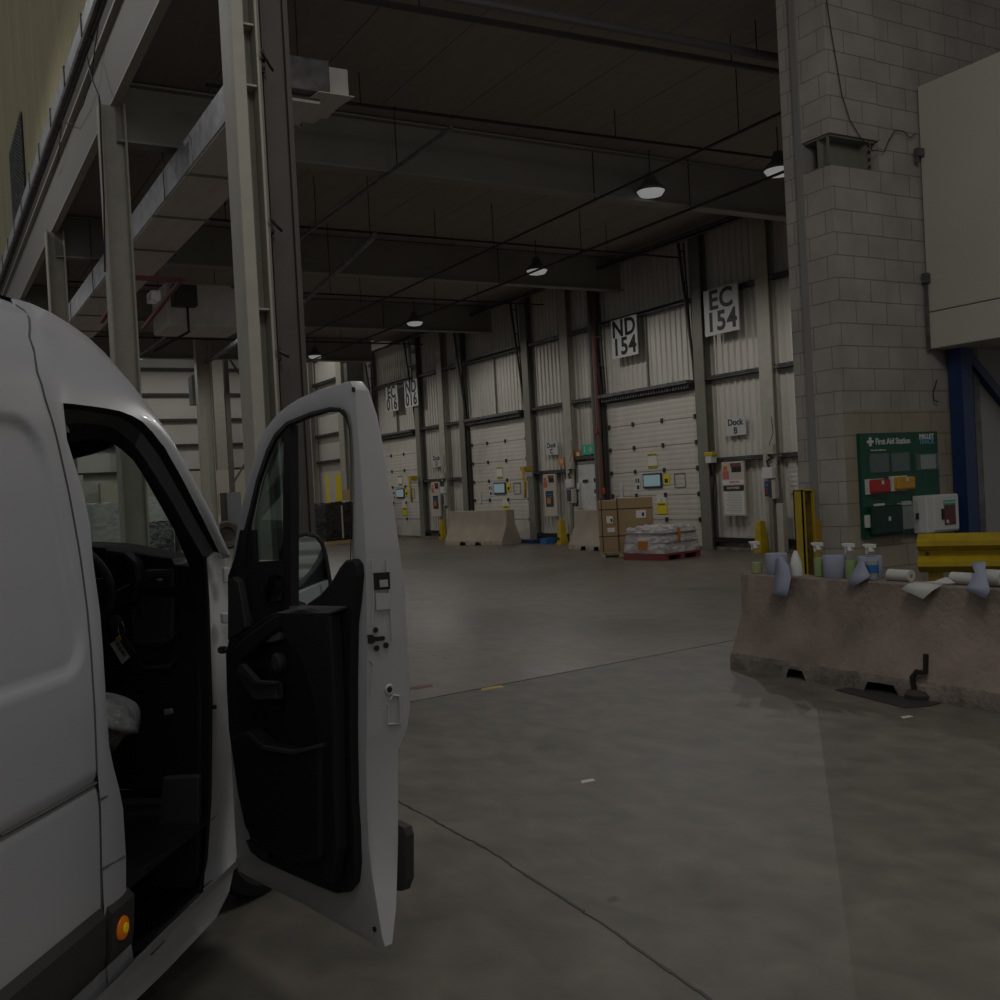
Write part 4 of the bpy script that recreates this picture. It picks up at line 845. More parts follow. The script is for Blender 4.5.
# black wrapped pallets in the distance (seen through the door window)
for k, (x, y, sx, h, lb) in enumerate(((12.75, 34.6, .75, 1.45, 'black wrapped pallet load seen through the van door window'), (13.75, 34.9, .65, 1.4, 'second black wrapped pallet load, behind the van door frame'))):
    t, T, bx = cbox(x, y, 1, 1, 0, 1, radians(20), 'black_wrapped_pallet', lb); pb = bx('pallet', (-sx, -.5, 0), (sx, .5, .13), 'wood'); lumpy(T, -sx, -.5, sx, .5, .13, h, 'wrapped_load', 'wrapb', t, 8+k, .05)
    bx('tape_strip', (-.03, -.52, .2), (.03, -.50, h-.1), 'beige')
t, T, bx = cbox(12.3, 36.6, 1, 1, 0, 1, 0, 'grey_wrapped_pallet', 'grey wrapped pallet load behind the black one'); bx('pallet', (-.6, -.5, 0), (.6, .5, .13), 'wood'); lumpy(T, -.6, -.5, .6, .5, .13, 1.3, 'wrapped_load', 'wrapg', t, 3, .05)
for k, (x, w, lb) in enumerate(((13.1, .07, 'thin yellow post at the far wall seen through the van door window'), (13.55, .18, 'thick yellow post at the far wall seen through the van door window'))):
    t = thing('yellow_post', (x+1.1, 38.9, 0), lb, 'post'); MB().box((x+1.1-w/2, 38.9-.08, 0), (x+1.1+w/2, 38.98, 2.55)).build('post', 'yellowb', t); MB().box((x+1-w/2, 38.7, 0), (x+1.2+w/2, 39.1, .03)).build('foot', 'yellowb', t)
t = thing('cardboard_box', (14.4, 36.3, 0), 'brown cardboard carton on a far stack, at the edge of the van door window', 'box'); MB().box((14.0, 36, 1.5), (15.2, 36.8, 1.9)).build('carton', 'card', t); MB().box((14.0, 36, 0), (15.2, 36.8, 1.5)).build('wrapped_base', 'wrapg', t)
# stacks behind, seen through the van cab
def stack(x, y, sx, sy, h, mt, lb, rz=0, pal=True):
    t, T, bx = cbox(x, y, 1, 1, 0, 1, rz, 'wrapped_stack', lb); bx('pallet', (-sx, -sy, 0), (sx, sy, .13), 'wood'); lumpy(T, -sx, -sy, sx, sy, .13, h, 'wrapped_load', mt, t, int(x*7), .02, .02)
    return t, bx
t, bx = stack(5.55, 35.8, .72, .6, 1.85, 'wrapg', 'grey wrapped pallet stack seen through the van cab, left of the cream column')
bx('blue_edge', (-.8, -.62, .1), (-.68, -.5, 1.8), 'paleblue')
stack(7.75, 38.2, 1.3, .6, 2.0, 'wrapg', 'wide grey wrapped stack right of the column seen through the windscreen')
stack(7.1, 36.2, .4, .5, 1.15, 'mesh', 'small stack of crates beside the column seen through the windscreen')
stack(8.15, 35.6, .55, .5, .95, 'mesh', 'low stack of dark crates seen through the windscreen')
t = thing('wall_cabinet', (6.0, 49.3, 0), 'pale yellow cabinet at the far wall seen through the van cab', 'cabinet'); MB().box((5.1, 49.0, 0), (6.5, 49.6, 3.2)).build('body', 'beige', t); MB().box((5.2, 48.97, .2), (6.4, 49.0, 3.0)).build('door', 'beige', t)
t = thing('wall_cabinet', (8.0, 49.3, 0), 'narrower pale yellow cabinet at the far wall seen through the van cab', 'cabinet'); MB().box((7.2, 49.0, 0), (8.3, 49.6, 2.8)).build('body', 'beige', t); MB().box((7.3, 48.97, .2), (8.2, 49.0, 2.6)).build('door', 'beige', t)
# strip between van and column: far column, grey box, tyre, cartons, heater
hcol(7.85, 32.0, 0, 7.0, .42, .3, 'cream', 'far cream steel column seen left of the large near column', web='x')
t = thing('equipment_post', (10.15, 38.0, 0), 'grey metal box with tall dark post and braces above it', 'equipment')
MB().box((9.90, 37.8, .2), (10.42, 38.4, 2.02)).build('grey_box', 'greygr', t); MB().box((9.80, 37.8, .2), (9.90, 38.4, 2.02)).build('box_side', 'dark', t); MB().bar((10.17, 38, 2.02), (10.17, 38, 8.1), .17, .17).build('post', 'brown', t)
MB().bar((10.17, 38, 2.3), (11.0, 38, 3.5), .07, .07).build('brace', 'brown', t); MB().bar((10.17, 38, 7.2), (11.2, 38, 5.6), .07, .07).build('brace', 'brown', t); MB().box((9.78, 37.75, 0), (10.44, 38.45, .2)).build('foot', 'dark', t)
tp = PZ(228, 548.5); t = thing('old_tyre', tuple(tp), 'old brown tyre standing upright on the floor behind the van', 'tyre')
dv = V3((tp.x, tp.y, 0)).normalized(); tc_ = tp+V3((0, 0, .5))
MB().lathe(tc_, [(.27, 0), (.29, -.03), (.45, -.06), (.50, .02), (.50, .2), (.45, .26), (.29, .24), (.27, .2), (.27, 0)], 36, dv, cap=False).build('tread', 'tyreo', t, smooth=True); MB().lathe(tc_+dv*.10, [(.285, 0), (.285, .05)], 24, dv).build('hub_cover', 'brown', t)
t = thing('roof_heater', (9.85, 39.5, 5.4), 'grey hanging heater unit beside the far cream column', 'heater'); MB().box((9.2, 39.2, 5.4), (9.75, 39.8, 6.5)).build('casing', 'mop', t, bevel=.02); MB().box((9.75, 39.3, 5.5), (9.9, 39.7, 6.4)).build('fan_face', 'dark', t); MB().tube([(9.5, 39.5, 6.5), (9.5, 39.5, 8.2)], .06, 6).build('flue', 'dark', t)
for (x0, x1, z0, z1, mt, lb) in ((10.2, 11.6, 1.15, 2.05, 'orange', 'orange carton stack at the far wall beside the grey box'), (14.0, 15.6, 0.2, 1.75, 'card', 'brown carton stack right of the grey box near the van door')):
    t = thing('carton_stack', ((x0+x1)/2, 46, 0), lb, 'boxes'); MB().box((x0, 45.6, z0), (x1, 46.4, z1)).build('carton', 'card', t); MB().box((x0, 45.6, 0), (x1, 46.4, z0)).build('wrapped_base', 'wrap', t)
for k, (x, lb) in enumerate(((4.4, 'pale steel post of the far wall, leftmost'), (8.6, 'pale steel post of the far wall, left of the grey heater'), (12.8, 'pale steel post of the far wall, right of the grey heater'), (0.0, 'pale steel post of the far wall behind the van'))):
    t = thing('wall_post', (x, 49.5, 0), lb, 'column'); b = MB(); b.box((x-.25, 49.3, 0), (x+.25, 49.34, 11)); b.box((x-.02, 49.34, 0), (x+.02, 49.7, 11)); b.box((x-.25, 49.7, 0), (x+.25, 49.74, 11)); b.build('section', 'cream', t); MB().box((x-.3, 49.2, 0), (x+.3, 49.74, .05)).build('base_plate', 'cream', t)
for k, (y, lb) in enumerate(((41.8, 'pale steel post on the right far wall seen beside the van door'), (46., 'pale steel post on the right far wall near the corner'))):
    t = thing('wall_post', (16.2, y, 0), lb, 'column'); b = MB(); b.box((16.0, y-.3, 0), (16.04, y+.3, 11)); b.box((16.04, y-.02, 0), (16.4, y+.02, 11)); b.build('section', 'cream', t); MB().box((15.95, y-.32, 0), (16.4, y+.32, .05)).build('base_plate', 'cream', t)
t = thing('corner_column', (15.8, 39.6, 0), 'dark brown column at the far corner of the dock wall above the van door', 'column'); MB().box((15.45, 39.35, 0), (16.2, 39.7, 7.2)).build('casing', 'jamb', t, bevel=.01); MB().box((15.4, 39.3, 0), (16.2, 39.75, .1)).build('base_plate', 'jamb', t)
# dado wall of pale sheets on far wall
struct(MB().box((8.9, 49.2, 0), (16.4, 49.28, 3.2)).build('wall_back_dado', 'beige'))
# rear wall behind the photographer (mirrored in the van mirror)
b = MB()
for k in range(26): b.add([(-6, -9, .3+k*.22), (14, -9, .3+k*.22), (14, -8.93, .4+k*.22), (-6, -8.93, .4+k*.22), (14, -9, .5+k*.22), (-6, -9, .5+k*.22)], [(0,1,2,3),(3,2,4,5)])
struct(b.build('wall_rear', 'cladfar', fix=False))
# ================================================================== THE VAN
TH = radians(36.2); vn = V3((cos(TH), -sin(TH), 0)); vh = V3((sin(TH), cos(TH), 0)); CV = 2.5
def L(xl, u, z): return vn*(xl-CV)+vh*u+V3((0, 0, z))
def interp(x, t):
    if x <= t[0][0]: return t[0][1]
    for (a, b), (c, d) in zip(t, t[1:]):
        if x <= c: return b+(d-b)*(x-a)/(c-a)
    return t[-1][1]
INS = [(.3, .05), (.36, .035), (.45, .015), (.6, .004), (.8, 0), (1.15, 0), (1.3, .006), (1.5, .02), (1.75, .04), (1.95, .062), (2.05, .08), (2.15, .11), (2.22, .15), (2.28, .20), (2.335, .30)]
def plan(u): return 0 if u < 3.5 else .05*(u-3.5)**2
def sx(z, u): return 1-interp(z, INS)-plan(u)
def sp(px, py, dx=0.):
    xl = 1
    for _ in range(8):
        p = on(px, py, vn, xl+dx-CV); u, z = p.dot(vh), p.z; xl = sx(z, u)
    return p
def vp(px, py, v): return on(px, py, vn, v)
van = thing('delivery_van', tuple(L(0, 2.0, 0)), 'white high roof delivery van with its driver door standing open', 'van')
# --- rear side panel grid
seam = [(15, 299), (28, 335), (36, 370), (45, 400), (57, 440), (70, 500), (79, 550), (87, 610), (93, 690), (97, 781), (101, 800), (103, 905), (107, 972)]
SE = sorted([(p.z, p.dot(vh)) for p in (vp(15, 299, -1.8),)] + [(sp(*q).z, sp(*q).dot(vh)) for q in seam[1:]])
def seam_u(z): return interp(z, SE)
r1, r2 = sp(49, 470), sp(80, 620)
sh = (r1.dot(vh)-r2.dot(vh))/(r1.z-r2.z); ur = r2.dot(vh)+.015
def sdf(u, z, x0, x1, z0, z1, r):
    u = u-sh*(z-r2.z); qx = abs(u-(x0+x1)/2)-(x1-x0)/2+r; qz = abs(z-(z0+z1)/2)-(z1-z0)/2+r
    return sqrt(max(qx, 0)**2+max(qz, 0)**2)+min(max(qx, qz), 0)-r
def ss(a, b, x): t = min(1, max(0, (x-a)/(b-a))); return t*t*(3-2*t)
ZT0, ZB0 = sp(20, 418).z+.01, sp(40, 688).z-.005
def disp(u, z):
    d = sdf(u, z, 1.2, ur, ZB0, ZT0, .13); e = sdf(u, z, -.6, 1.05, ZB0, ZT0, .13)
    o = -.015*ss(0, -.03, d)-.015*ss(0, -.03, e)
    zc = ZG
    o += -.010*ss(.03, 0, abs(z-zc)) - (.006 if z < zc else 0)
    return o
ZG = sp(50, 809).z
zs = []; z = .34
while z < 2.335: zs.append(z); z += .014 if (abs(z-ZG) < .06 or abs(z-ZB0) < .08 or abs(z-ZT0) < .08) else .03
rows = []
ts = [-.9, -.5, -.2, .2, .6, 1.0, 1.1, 1.2, 1.35, 1.6, 1.9]
for z in zs:
    ue = seam_u(z); us = [u for u in ts if u < 2.0]+[2.0+(ue-2.0)*k/64 for k in range(65)]
    rows.append([L(sx(z, u)+disp(u, z), u, z) for u in us])
zz = SE[-1][1]
for (i_, z) in ((.30, 2.335), (.36, 2.36), (.42, 2.382), (.6, 2.42), (.8, 2.45), (1.0, 2.46), (1.4, 2.42), (1.7, 2.335), (1.85, 2.22), (1.94, 1.95), (1.985, 1.5), (2.0, 1.1), (1.99, .6), (1.96, .36)):
    us = [u for u in ts if u < 2.0]+[2.0+(seam_u(min(z, 2.335) if i_ < 1 else 2.335)-2.0)*k/64 for k in range(65)]
    rows.append([L(1-i_, u, z) for u in us])
MB().grid(rows).build('side_panel', 'van', van, smooth=True, fix=False)
MB().prism([L(1-i_, -.9, z) for i_, z in ((.03, .36), (0, .8), (0, 1.2), (.06, 1.95), (.15, 2.22), (.3, 2.335), (.6, 2.42), (1, 2.46), (1.4, 2.42), (1.7, 2.335), (1.85, 2.22), (1.94, 1.95), (2, 1.2), (2, .8), (1.97, .36))], vh*.01).build('rear_doors', 'van', van)
bk = []
for z in [k*.06+.4 for k in range(33)]:
    u = seam_u(z); bk.append([L(sx(z, u_)+disp(u_, z)-.012, u_, z) for u_ in (u-.05, u, u+.05)])
MB().grid(bk).build('seam_backing', 'van', van, smooth=True)
# panel gaps
b = MB(); b.tube([L(sx(z, seam_u(z))+disp(seam_u(z), z)+.0005, seam_u(z), z) for z in [2.33-.035*k for k in range(56)]], .0035, 6); b.build('panel_gap', 'seam', van)
b = MB(); b.tube([sp(0, 836, -.004), sp(50, 809, -.004), sp(96, 783, -.004)], .005, 6); b.build('panel_gap', 'seam', van)
b = MB(); b.tube([vp(0, 304, -1.78), vp(22, 314, -1.76)], .004, 6); b.build('panel_gap', 'seam', van)
b = MB(); b.tube([sp(101, 799, .002), sp(107, 796, .002)], .003, 6); b.tube([sp(102, 869, .002), sp(125, 856, .002)], .003, 6); b.build('panel_gap', 'seam', van)
# dark rubbing strip along the bottom
pa, pb = sp(0, 994), sp(103, 907); zt = pb.z; ub = pb.dot(vh)
zl = sp(130, 945).z-.005
def strip(u0, u1, z0, z1, name, mt, par=None, d=.014):
    rr = []
    for k in range(9):
        z = z0+(z1-z0)*k/8; e = d if 0 < k < 8 else -.005
        rr.append([L(sx(z, u)+e, u, z) for u in (u0, u0+.008, (u0+u1)/2, u1-.008, u1)])
    for r in rr: r[0] = r[0]-vn*(d+.004); r[-1] = r[-1]-vn*(d+.004)
    return MB().grid(rr).build(name, mt, par or van, smooth=True)
strip(-.85, ub, zl, zt, 'rubbing_strip', 'trim'); u2 = sp(127, 890).dot(vh)
zt2 = sp(126, 889).z
strip(ub+.012, u2+.02, zl, zt2, 'rubbing_strip_end', 'trim', d=.018)
mk = sp(121.5, 927.5, .016)
MB().lathe(mk, [(.034, 0), (.032, .008), (.022, .013)], 20, vn).build('side_marker', 'amber', van, smooth=True); MB().lathe(mk+vn*.008, [(.016, 0), (.014, .008), (.004, .010)], 14, vn).build('marker_bulb', 'amberc', van, smooth=True)
# --- pixel pair lofts
def loft(A, B, n=4, bul=0.):
    rr = []
    for k in range(n+1):
        t = k/n; rr.append([a.lerp(b_, t)+vn*(bul*sin(pi*t)) for a, b_ in zip(A, B)])
    return rr
# B pillar strip between seam and door opening
Bs = [(45, 400), (57, 440), (68, 490), (74, 524), (80, 560), (87, 612), (91, 650), (94, 700), (96, 745), (97, 765), (99, 788), (101, 808), (102, 857), (103, 888), (104, 907), (106, 945), (108, 985)]
Be = [(63, 403), (67, 440), (83, 491), (90, 524), (93, 560), (100, 612), (103, 650), (106, 700), (109, 745), (113, 765), (119, 788), (123, 808), (126, 857), (126, 888), (132, 905), (131, 942), (134, 962)]
A = [sp(*q) for q in Bs]; B = [sp(*q) for q in Be]
MB().grid(loft(A, B, 4, .004)).build('b_pillar', 'van', van, smooth=True)
Bi = [p-vn*.10-vh*.01 for p in B]
MB().grid(loft(B, Bi, 3)).build('b_pillar_return', 'rubber', van, smooth=True)
# lower sill front part below trim
# cab side above the door and A pillar
O = [(47, 403), (63, 403), (74, 404), (90, 406), (105, 408), (120, 411), (133, 416), (143, 422), (153, 432), (166, 449), (184, 481), (202, 516), (220, 553)]
S = [(15, 299, 1.8), (30, 303, 1.8), (50, 312, 1.8), (70, 324, 1.79), (88, 337, 1.78), (105, 353, 1.76), (122, 374, 1.73), (140, 400, 1.70), (155, 423, 1.66), (165, 441, 1.63), (183, 474, 1.6), (203, 511, 1.57), (223, 559, 1.53)]
Op = [sp(*q) for q in O]; Sp = [vp(x, y, -v) for x, y, v in S]
cs = loft(Op, Sp, 10, .035)
for r in cs[:-1]:
    z = r[0].z; u = seam_u(z); r[0] = L(sx(z, u)+disp(u, z), u, z)
cs = [[r[0]-vh*.012-vn*.006]+r for r in cs]
MB().grid(cs).build('cab_side', 'van', van, smooth=True)
M1 = [(64, 409), (78, 410), (92, 412), (105, 414), (120, 417), (131, 424), (141, 432), (152, 446), (161, 459), (179, 491), (197, 523), (214, 552)]
M2 = [(66, 424), (80, 423), (92, 424), (105, 425), (117, 430), (126, 437), (135, 446), (145, 459), (154, 473), (171, 500), (187, 529), (205, 560)]
I_ = [(68, 442), (80, 441), (90, 439), (100, 439), (108, 441), (115, 445), (122, 450), (133, 460), (143, 475), (160, 505), (174, 530), (189, 566)]
M1p = [sp(*q, -.03) for q in M1]; M2p = [sp(*q, -.06) for q in M2]; Ip = [sp(*q, -.17) for q in I_]; Oq = [p-vn*.002 for p in Op[1:]]
MB().grid(loft(Oq, M1p, 2)).build('door_seal', 'rubber', van, smooth=True)
MB().grid(loft(M1p[:7], M2p[:7], 2)).build('roof_rail_trim', 'blk2', van, smooth=True)
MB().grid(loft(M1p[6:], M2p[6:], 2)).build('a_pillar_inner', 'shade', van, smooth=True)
MB().grid(loft(M2p, Ip, 4, .01)).build('inner_seal', 'rubber', van, smooth=True)
def mir(p): return p-vn*(2*(p.dot(vn)+CV))
# roof over cab + windscreen
def crown(P, rise, fwd, n=12):
    rr = []
    for k in range(2*n+1):
        s = 1-k/n; row = []
        for j, p in enumerate(P):
            xs = p.dot(vn)+CV; f = 1-s*s
            row.append(p+vn*(xs*(s-1))+V3((0, 0, rise[j]*f))+vh*(fwd[j]*f))
        rr.append(row)
    return rr
MB().grid(crown(Sp[:9], [.125, .12, .12, .12, .11, .10, .08, .06, .04], [0, .02, .04, .06, .09, .12, .15, .17, .18])).build('cab_roof', 'van', van, smooth=True)
MB().grid(crown(Sp[8:], [.04, .03, .02, .01, .0], [.18, .21, .24, .27, .30])).build('windscreen', 'winglass', van, smooth=True)
Omir = [mir(p) for p in Op[8:]]; MB().grid(loft(Omir, [mir(p) for p in Sp[8:]], 4)).build('left_a_pillar', 'van', van, smooth=True)
MB().grid(loft([mir(p) for p in Op[:9]], [mir(p) for p in Sp[:9]], 6)).build('left_cab_side', 'van', van, smooth=True)
# hinge pillar and sill
Ih = [(204, 546), (205, 560), (209, 600), (211, 650), (212, 712), (211, 775), (210, 800), (207, 850), (203, 893), (190, 908), (162, 935), (142, 952), (134, 960), (127, 962), (107, 985), (85, 1010)]
Oh = [(223, 557), (227, 568), (229, 600), (230, 650), (231, 700), (235, 760), (241, 800), (238, 850), (229, 892), (216, 918), (188, 948), (165, 972), (134, 1002), (118, 1018), (100, 1037), (80, 1060)]
Ihp = [sp(*q, -.06) for q in Ih]; Ohp = [sp(*q, -.015) for q in Oh]
MB().grid(loft(Ihp, Ohp, 6, -.012)).build('hinge_pillar', 'vanin', van, smooth=True)
MB().grid([Ohp, [p-vn*.05+V3((0, 0, -.05 if i > 7 else 0)) for i, p in enumerate(Ohp)]]).build('sill_underside', 'dark', van)
Ib = [(186, 556), (189, 566), (196, 610), (199, 650), (201, 712), (200, 775), (199, 800), (196, 850), (192, 880), (180, 897), (155, 925), (139, 944), (133, 950), (124, 955), (104, 980), (82, 1005)]
Ibp = [sp(*q, -.13) for q in Ib]
MB().grid(loft(Ibp, Ihp, 4, .01)).build('pillar_seal', 'rubber', van, smooth=True)
MB().tube([sp(205, 556, -.03), sp(208, 600, -.05), sp(211, 700, -.05), sp(210, 800, -.05), sp(206, 860, -.05), sp(199, 893, -.05), sp(160, 931, -.05), sp(138, 952, -.05)], .006, 6).build('seal_bead', 'ink', van, smooth=True)
b = MB(); b.lathe(sp(220, 650, .0), [(.014, 0), (.014, .02), (.008, .03)], 10, vn); b.bar(sp(220, 650, .01), sp(230, 649, .02), .02, .018); b.build('check_strap', 'dark', van)
MB().box(sp(226, 575)-V3((.012, .012, .03)), sp(226, 575)+V3((.012, .012, .03))).build('hinge', 'vanin', van, bevel=.005); MB().box(sp(225, 618, -.01)-V3((.015, .015, .02)), sp(225, 618, -.01)+V3((.015, .015, .02))).build('hinge', 'vanin', van, bevel=.005)
MB().lathe(sp(213, 707, -.05), [(.008, 0), (.008, .012)], 8, vn).build('plug', 'ink', van)
b = MB(); b.tube([sp(150, 952, -.03), sp(163, 940, -.03)], [.012, .009], 8); b.build('sill_slot', 'shade', van)
# sill body further back and underbody
struct_rows = [[L(.985, u, .34), L(.97, u, .30), L(.90, u, .27)] for u in (-.85, 1, 2.8, 3.6, 3.9)]
MB().grid(struct_rows).build('lower_sill', 'van', van, smooth=True)
rr = []
for u in (-.85, 1.0, 2.5, 2.87): rr.append([L(sx(z, u)-.004, u, z) for z in (.30, .36, .42, zl+.01)])
MB().grid(rr).build('sill_skin', 'van', van, smooth=True)
# fender, bonnet, front
cu_, cz_ = 4.45, .36
def fz(u): return 1.44-.10*(u-3.95)-.22*max(0, u-4.3)**1.5
rr = []
for k in range(21):
    u = 4.0+k*.05; q = .43**2-(u-cu_)**2; lo = max(.42, cz_+(sqrt(q) if q > 0 else 0)); rr.append([L(sx(lo+(fz(u)-.08-lo)*j/8, u)-.06*(j/8)**3, u, lo+(fz(u)-.08-lo)*j/8) for j in range(9)])
MB().grid(rr).build('front_wing', 'van', van, smooth=True)
rr = []
for k in range(9):
    s = 1-k/4.; row = []
    for u in (4.0, 4.2, 4.4, 4.6, 4.8, 5.0): row.append(L((sx(1.1, u)-.06)*s, u+.12*(1-s*s), fz(u)-.08+.06*(1-s*s)))
    rr.append(row)
MB().grid(rr).build('bonnet', 'van', van, smooth=True)
rr = [[L((sx(.9, 5.0)-.06)*(1-k/4), 5.0+.12*(1-(1-k/4)**2), z) for k in range(9)] for z in (fz(5.0)-.08, .8, .45, .3)]
MB().grid(rr).build('front_face', 'trim', van, smooth=True)
MB().grid([[mir(p) for p in r] for r in [[L(sx(z, u), u, z) for z in (.3, .8, 1.2, fz(u)-.08)] for u in (4.0, 4.4, 5.0)]]).build('left_wing', 'van', van, smooth=True)
MB().grid([[L(-1, u, z) for z in (.4, 1.35)] for u in (2.7, 4.0)]).build('left_door', 'van', van)
# wheels
def wheel(u, xl, name, steer=0., sgn=1):
    ax = (Matrix.Rotation(radians(steer), 3, 'Z') @ vn)*sgn; c = L(xl, u, .35)
    o = MB().lathe(c, [(.21, -.2), (.30, -.21), (.345, -.17), (.35, -.1), (.345, -.03), (.30, 0), (.215, -.01), (.20, -.04)], 40, ax, cap=False).build(name, 'tyre', van, smooth=True)
    MB().lathe(c, [(.21, -.015), (.20, -.05), (.08, -.06), (.07, -.03), (.001, -.028)], 28, ax, cap=False).build('wheel_rim', 'greygr', o, smooth=True)
    b = MB()
    for k in range(8):
        t_ = 2*pi*k/8; a = ax.orthogonal().normalized(); bb_ = ax.cross(a); b.lathe(c+(a*cos(t_)+bb_*sin(t_))*.14+ax*-.056, [(.02, 0), (.02, .006)], 10, ax)
    b.build('rim_hole', 'ink', o)
wheel(4.28, .93, 'front_wheel', -16); wheel(.2, .97, 'rear_wheel'); wheel(4.42, -.97, 'left_front_wheel', 0, -1); wheel(.2, -.97, 'left_rear_wheel', 0, -1)
b = MB(); k0 = []
for k in range(13):
    t_ = pi*k/12; k0.append((cu_+.44*cos(t_), cz_+.44*sin(t_)))
MB().grid([[L(.97, u, z) for u, z in k0], [L(.6, u, z) for u, z in k0]]).build('wheel_arch_liner', 'ink', van)
MB().grid([[L(.6, 3.98, z) for z in (.25, .9)], [L(.6, 4.95, z) for z in (.25, .9)]]).build('arch_wall', 'ink', van)
MB().grid([[L(.9, u, .28), L(-.9, u, .28)] for u in (-.8, 4.9)]).build('underbody', 'ink', van)
# interior shell
b = MB(); b.grid([[L(.9, 2.62, .5), L(-.95, 2.62, .5)], [L(.86, 2.62, 2.15), L(-.9, 2.62, 2.15)]]); b.build('bulkhead', 'blk', van)
b = MB(); b.grid([[L(.93, 2.62, .52), L(-.95, 2.62, .52)], [L(.93, 3.95, .52), L(-.95, 3.95, .52)]]); b.build('cab_floor', 'blk', van)
b = MB(); b.grid([[L(.82, 2.62, 2.12), L(-.82, 2.62, 2.12)], [L(.78, 3.5, 2.06), L(-.78, 3.5, 2.06)]]); b.build('roof_lining', 'blk', van)
def U(px, py, u): return on(px, py, vh, u)
UD = 3.82
poly = [(60, 546), (92, 547), (110, 549), (150, 556), (172, 559), (175, 565), (188, 567), (196, 580), (200, 640), (200, 700), (200, 790), (60, 790)]
b = MB(); b.prism([U(x, y, UD) for x, y in poly], vh*.05); b.build('dashboard', 'blk', van, bevel=.01)
dt = [U(x, y, UD) for x, y in poly[:7]]
lx = U(60, 546, UD); 
b = MB(); b.grid([[L(-.9, UD, dt[0].z)]+dt, [L(-.9, 4.15, dt[0].z+.03)]+[p+vh*(.30-.02*i)+V3((0, 0, .0)) for i, p in enumerate(dt)]]); b.grid([[L(-.9, UD, dt[0].z), lx], [L(-.9, UD, .5), V3((lx.x, lx.y, .5))]]); b.build('dashboard_top', 'blk', van)
b = MB(); b.prism([U(x, y, UD-.06) for x, y in ((104, 549), (124, 552), (136, 562), (139, 580), (134, 604), (118, 612), (104, 600))], vh*.07); b.build('instrument_hood', 'blk', van, bevel=.012)
b = MB(); 
for k in range(9):
    b.lathe(U(111+k*2.2, 594-k*1.2, UD-.065), [(.002, 0), (.002, .002)], 6, -vh)
b.build('gauge_mark', 'sign', van)
def slab(name, pts, u, mt, par=van, d=.02, bev=.004): return MB().prism([U(x, y, u) for x, y in pts], vh*d).build(name, mt, par, bevel=bev)
v_ = slab('air_vent', [(144, 570), (173, 569), (174, 588), (140, 589)], UD-.03, 'blk2', d=.03, bev=.008)
slab('vent_opening', [(149, 574), (170, 573), (169, 584), (146, 585)], UD-.036, 'ink', v_, .01)
b = MB()
for k in range(3): b.bar(U(148, 576.5+k*3.4, UD-.04), U(169.5, 575.8+k*3.4, UD-.04), .004, .006)
b.build('vent_slat', 'blk2', v_); slab('vent_tab', [(157, 578.6), (162, 578.4), (162, 580.6), (157, 580.8)], UD-.045, 'sign', v_, .004, 0)
slab('side_slot', [(181, 572), (185, 571.5), (184, 587), (180, 587)], UD-.01, 'ink', d=.01)
slab('glove_panel', [(128, 596), (174, 597), (173, 640), (160, 648), (134, 646)], UD-.015, 'blk2', d=.02, bev=.01)
slab('switch_strip', [(137, 604), (141, 604), (141, 618), (137, 617)], UD-.02, 'ink', d=.01)
slab('shelf_lip', [(134, 638), (142, 641), (168, 639), (175, 632), (174, 637), (168, 643), (141, 645)], UD-.025, 'blk2', d=.02); slab('lower_lip', [(137, 661), (145, 666), (168, 665), (176, 656), (175, 661), (168, 669), (144, 670)], UD-.02, 'blk2', d=.02)
slab('kick_panel', [(162, 777), (200, 775), (199, 872), (191, 896), (168, 906), (146, 880), (157, 830)], 3.62, 'blk2', d=.03, bev=.01)
slab('pedal', [(163, 710), (171, 709), (172, 714), (164, 716)], 3.7, 'mop', d=.02)
# steering wheel
cw = U(63, 587, 3.60); axn = (vh*.93+V3((0, 0, .36))).normalized(); a_ = vn; b_ = axn.cross(a_).normalized()
MB().tube([cw+(a_*cos(2*pi*k/36)+b_*sin(2*pi*k/36))*.185 for k in range(37)], .016, 10, cap=False).build('steering_wheel', 'blk2', van, smooth=True)
b = MB(); b.lathe(cw, [(.07, -.02), (.07, .03), (.03, .04)], 20, -axn); b.bar(cw, cw+a_*.18, .03, .05); b.bar(cw, cw-a_*.18, .03, .05); b.bar(cw, cw-b_*.18, .04, .03); b.build('wheel_hub', 'blk', van)
MB().tube([cw, cw+axn*.22], .04, 10).build('steering_column', 'blk', van)
# sun visor
b = MB(); b.prism([U(x, y, 3.5) for x, y in ((55, 432), (85, 433), (105, 436), (113, 441), (110, 447), (90, 454), (70, 459), (55, 462))], vh*.03); b.build('sun_visor', 'blk', van, bevel=.006)
# seat
b = MB(); b.box((-.25, 0, 0), (.25, .5, .16)); b.v = [L(.35, 2.72, .78)+vn*v.x+vh*v.y+V3((0, 0, v.z)) for v in b.v]; b.build('seat_cushion', 'blk', van, bevel=.04)
b = MB(); b.box((-.25, 0, 0), (.25, .14, .68)); b.v = [L(.35, 2.66, .92)+vn*v.x+vh*(v.y)+V3((0, 0, v.z)) for v in b.v]; b.build('seat_backrest', 'blk', van, bevel=.05)
b = MB(); b.box((-.22, 0, 0), (.22, .45, .26)); b.v = [L(.35, 2.75, .52)+vn*v.x+vh*v.y+V3((0, 0, v.z)) for v in b.v]; b.build('seat_base', 'blk', van)
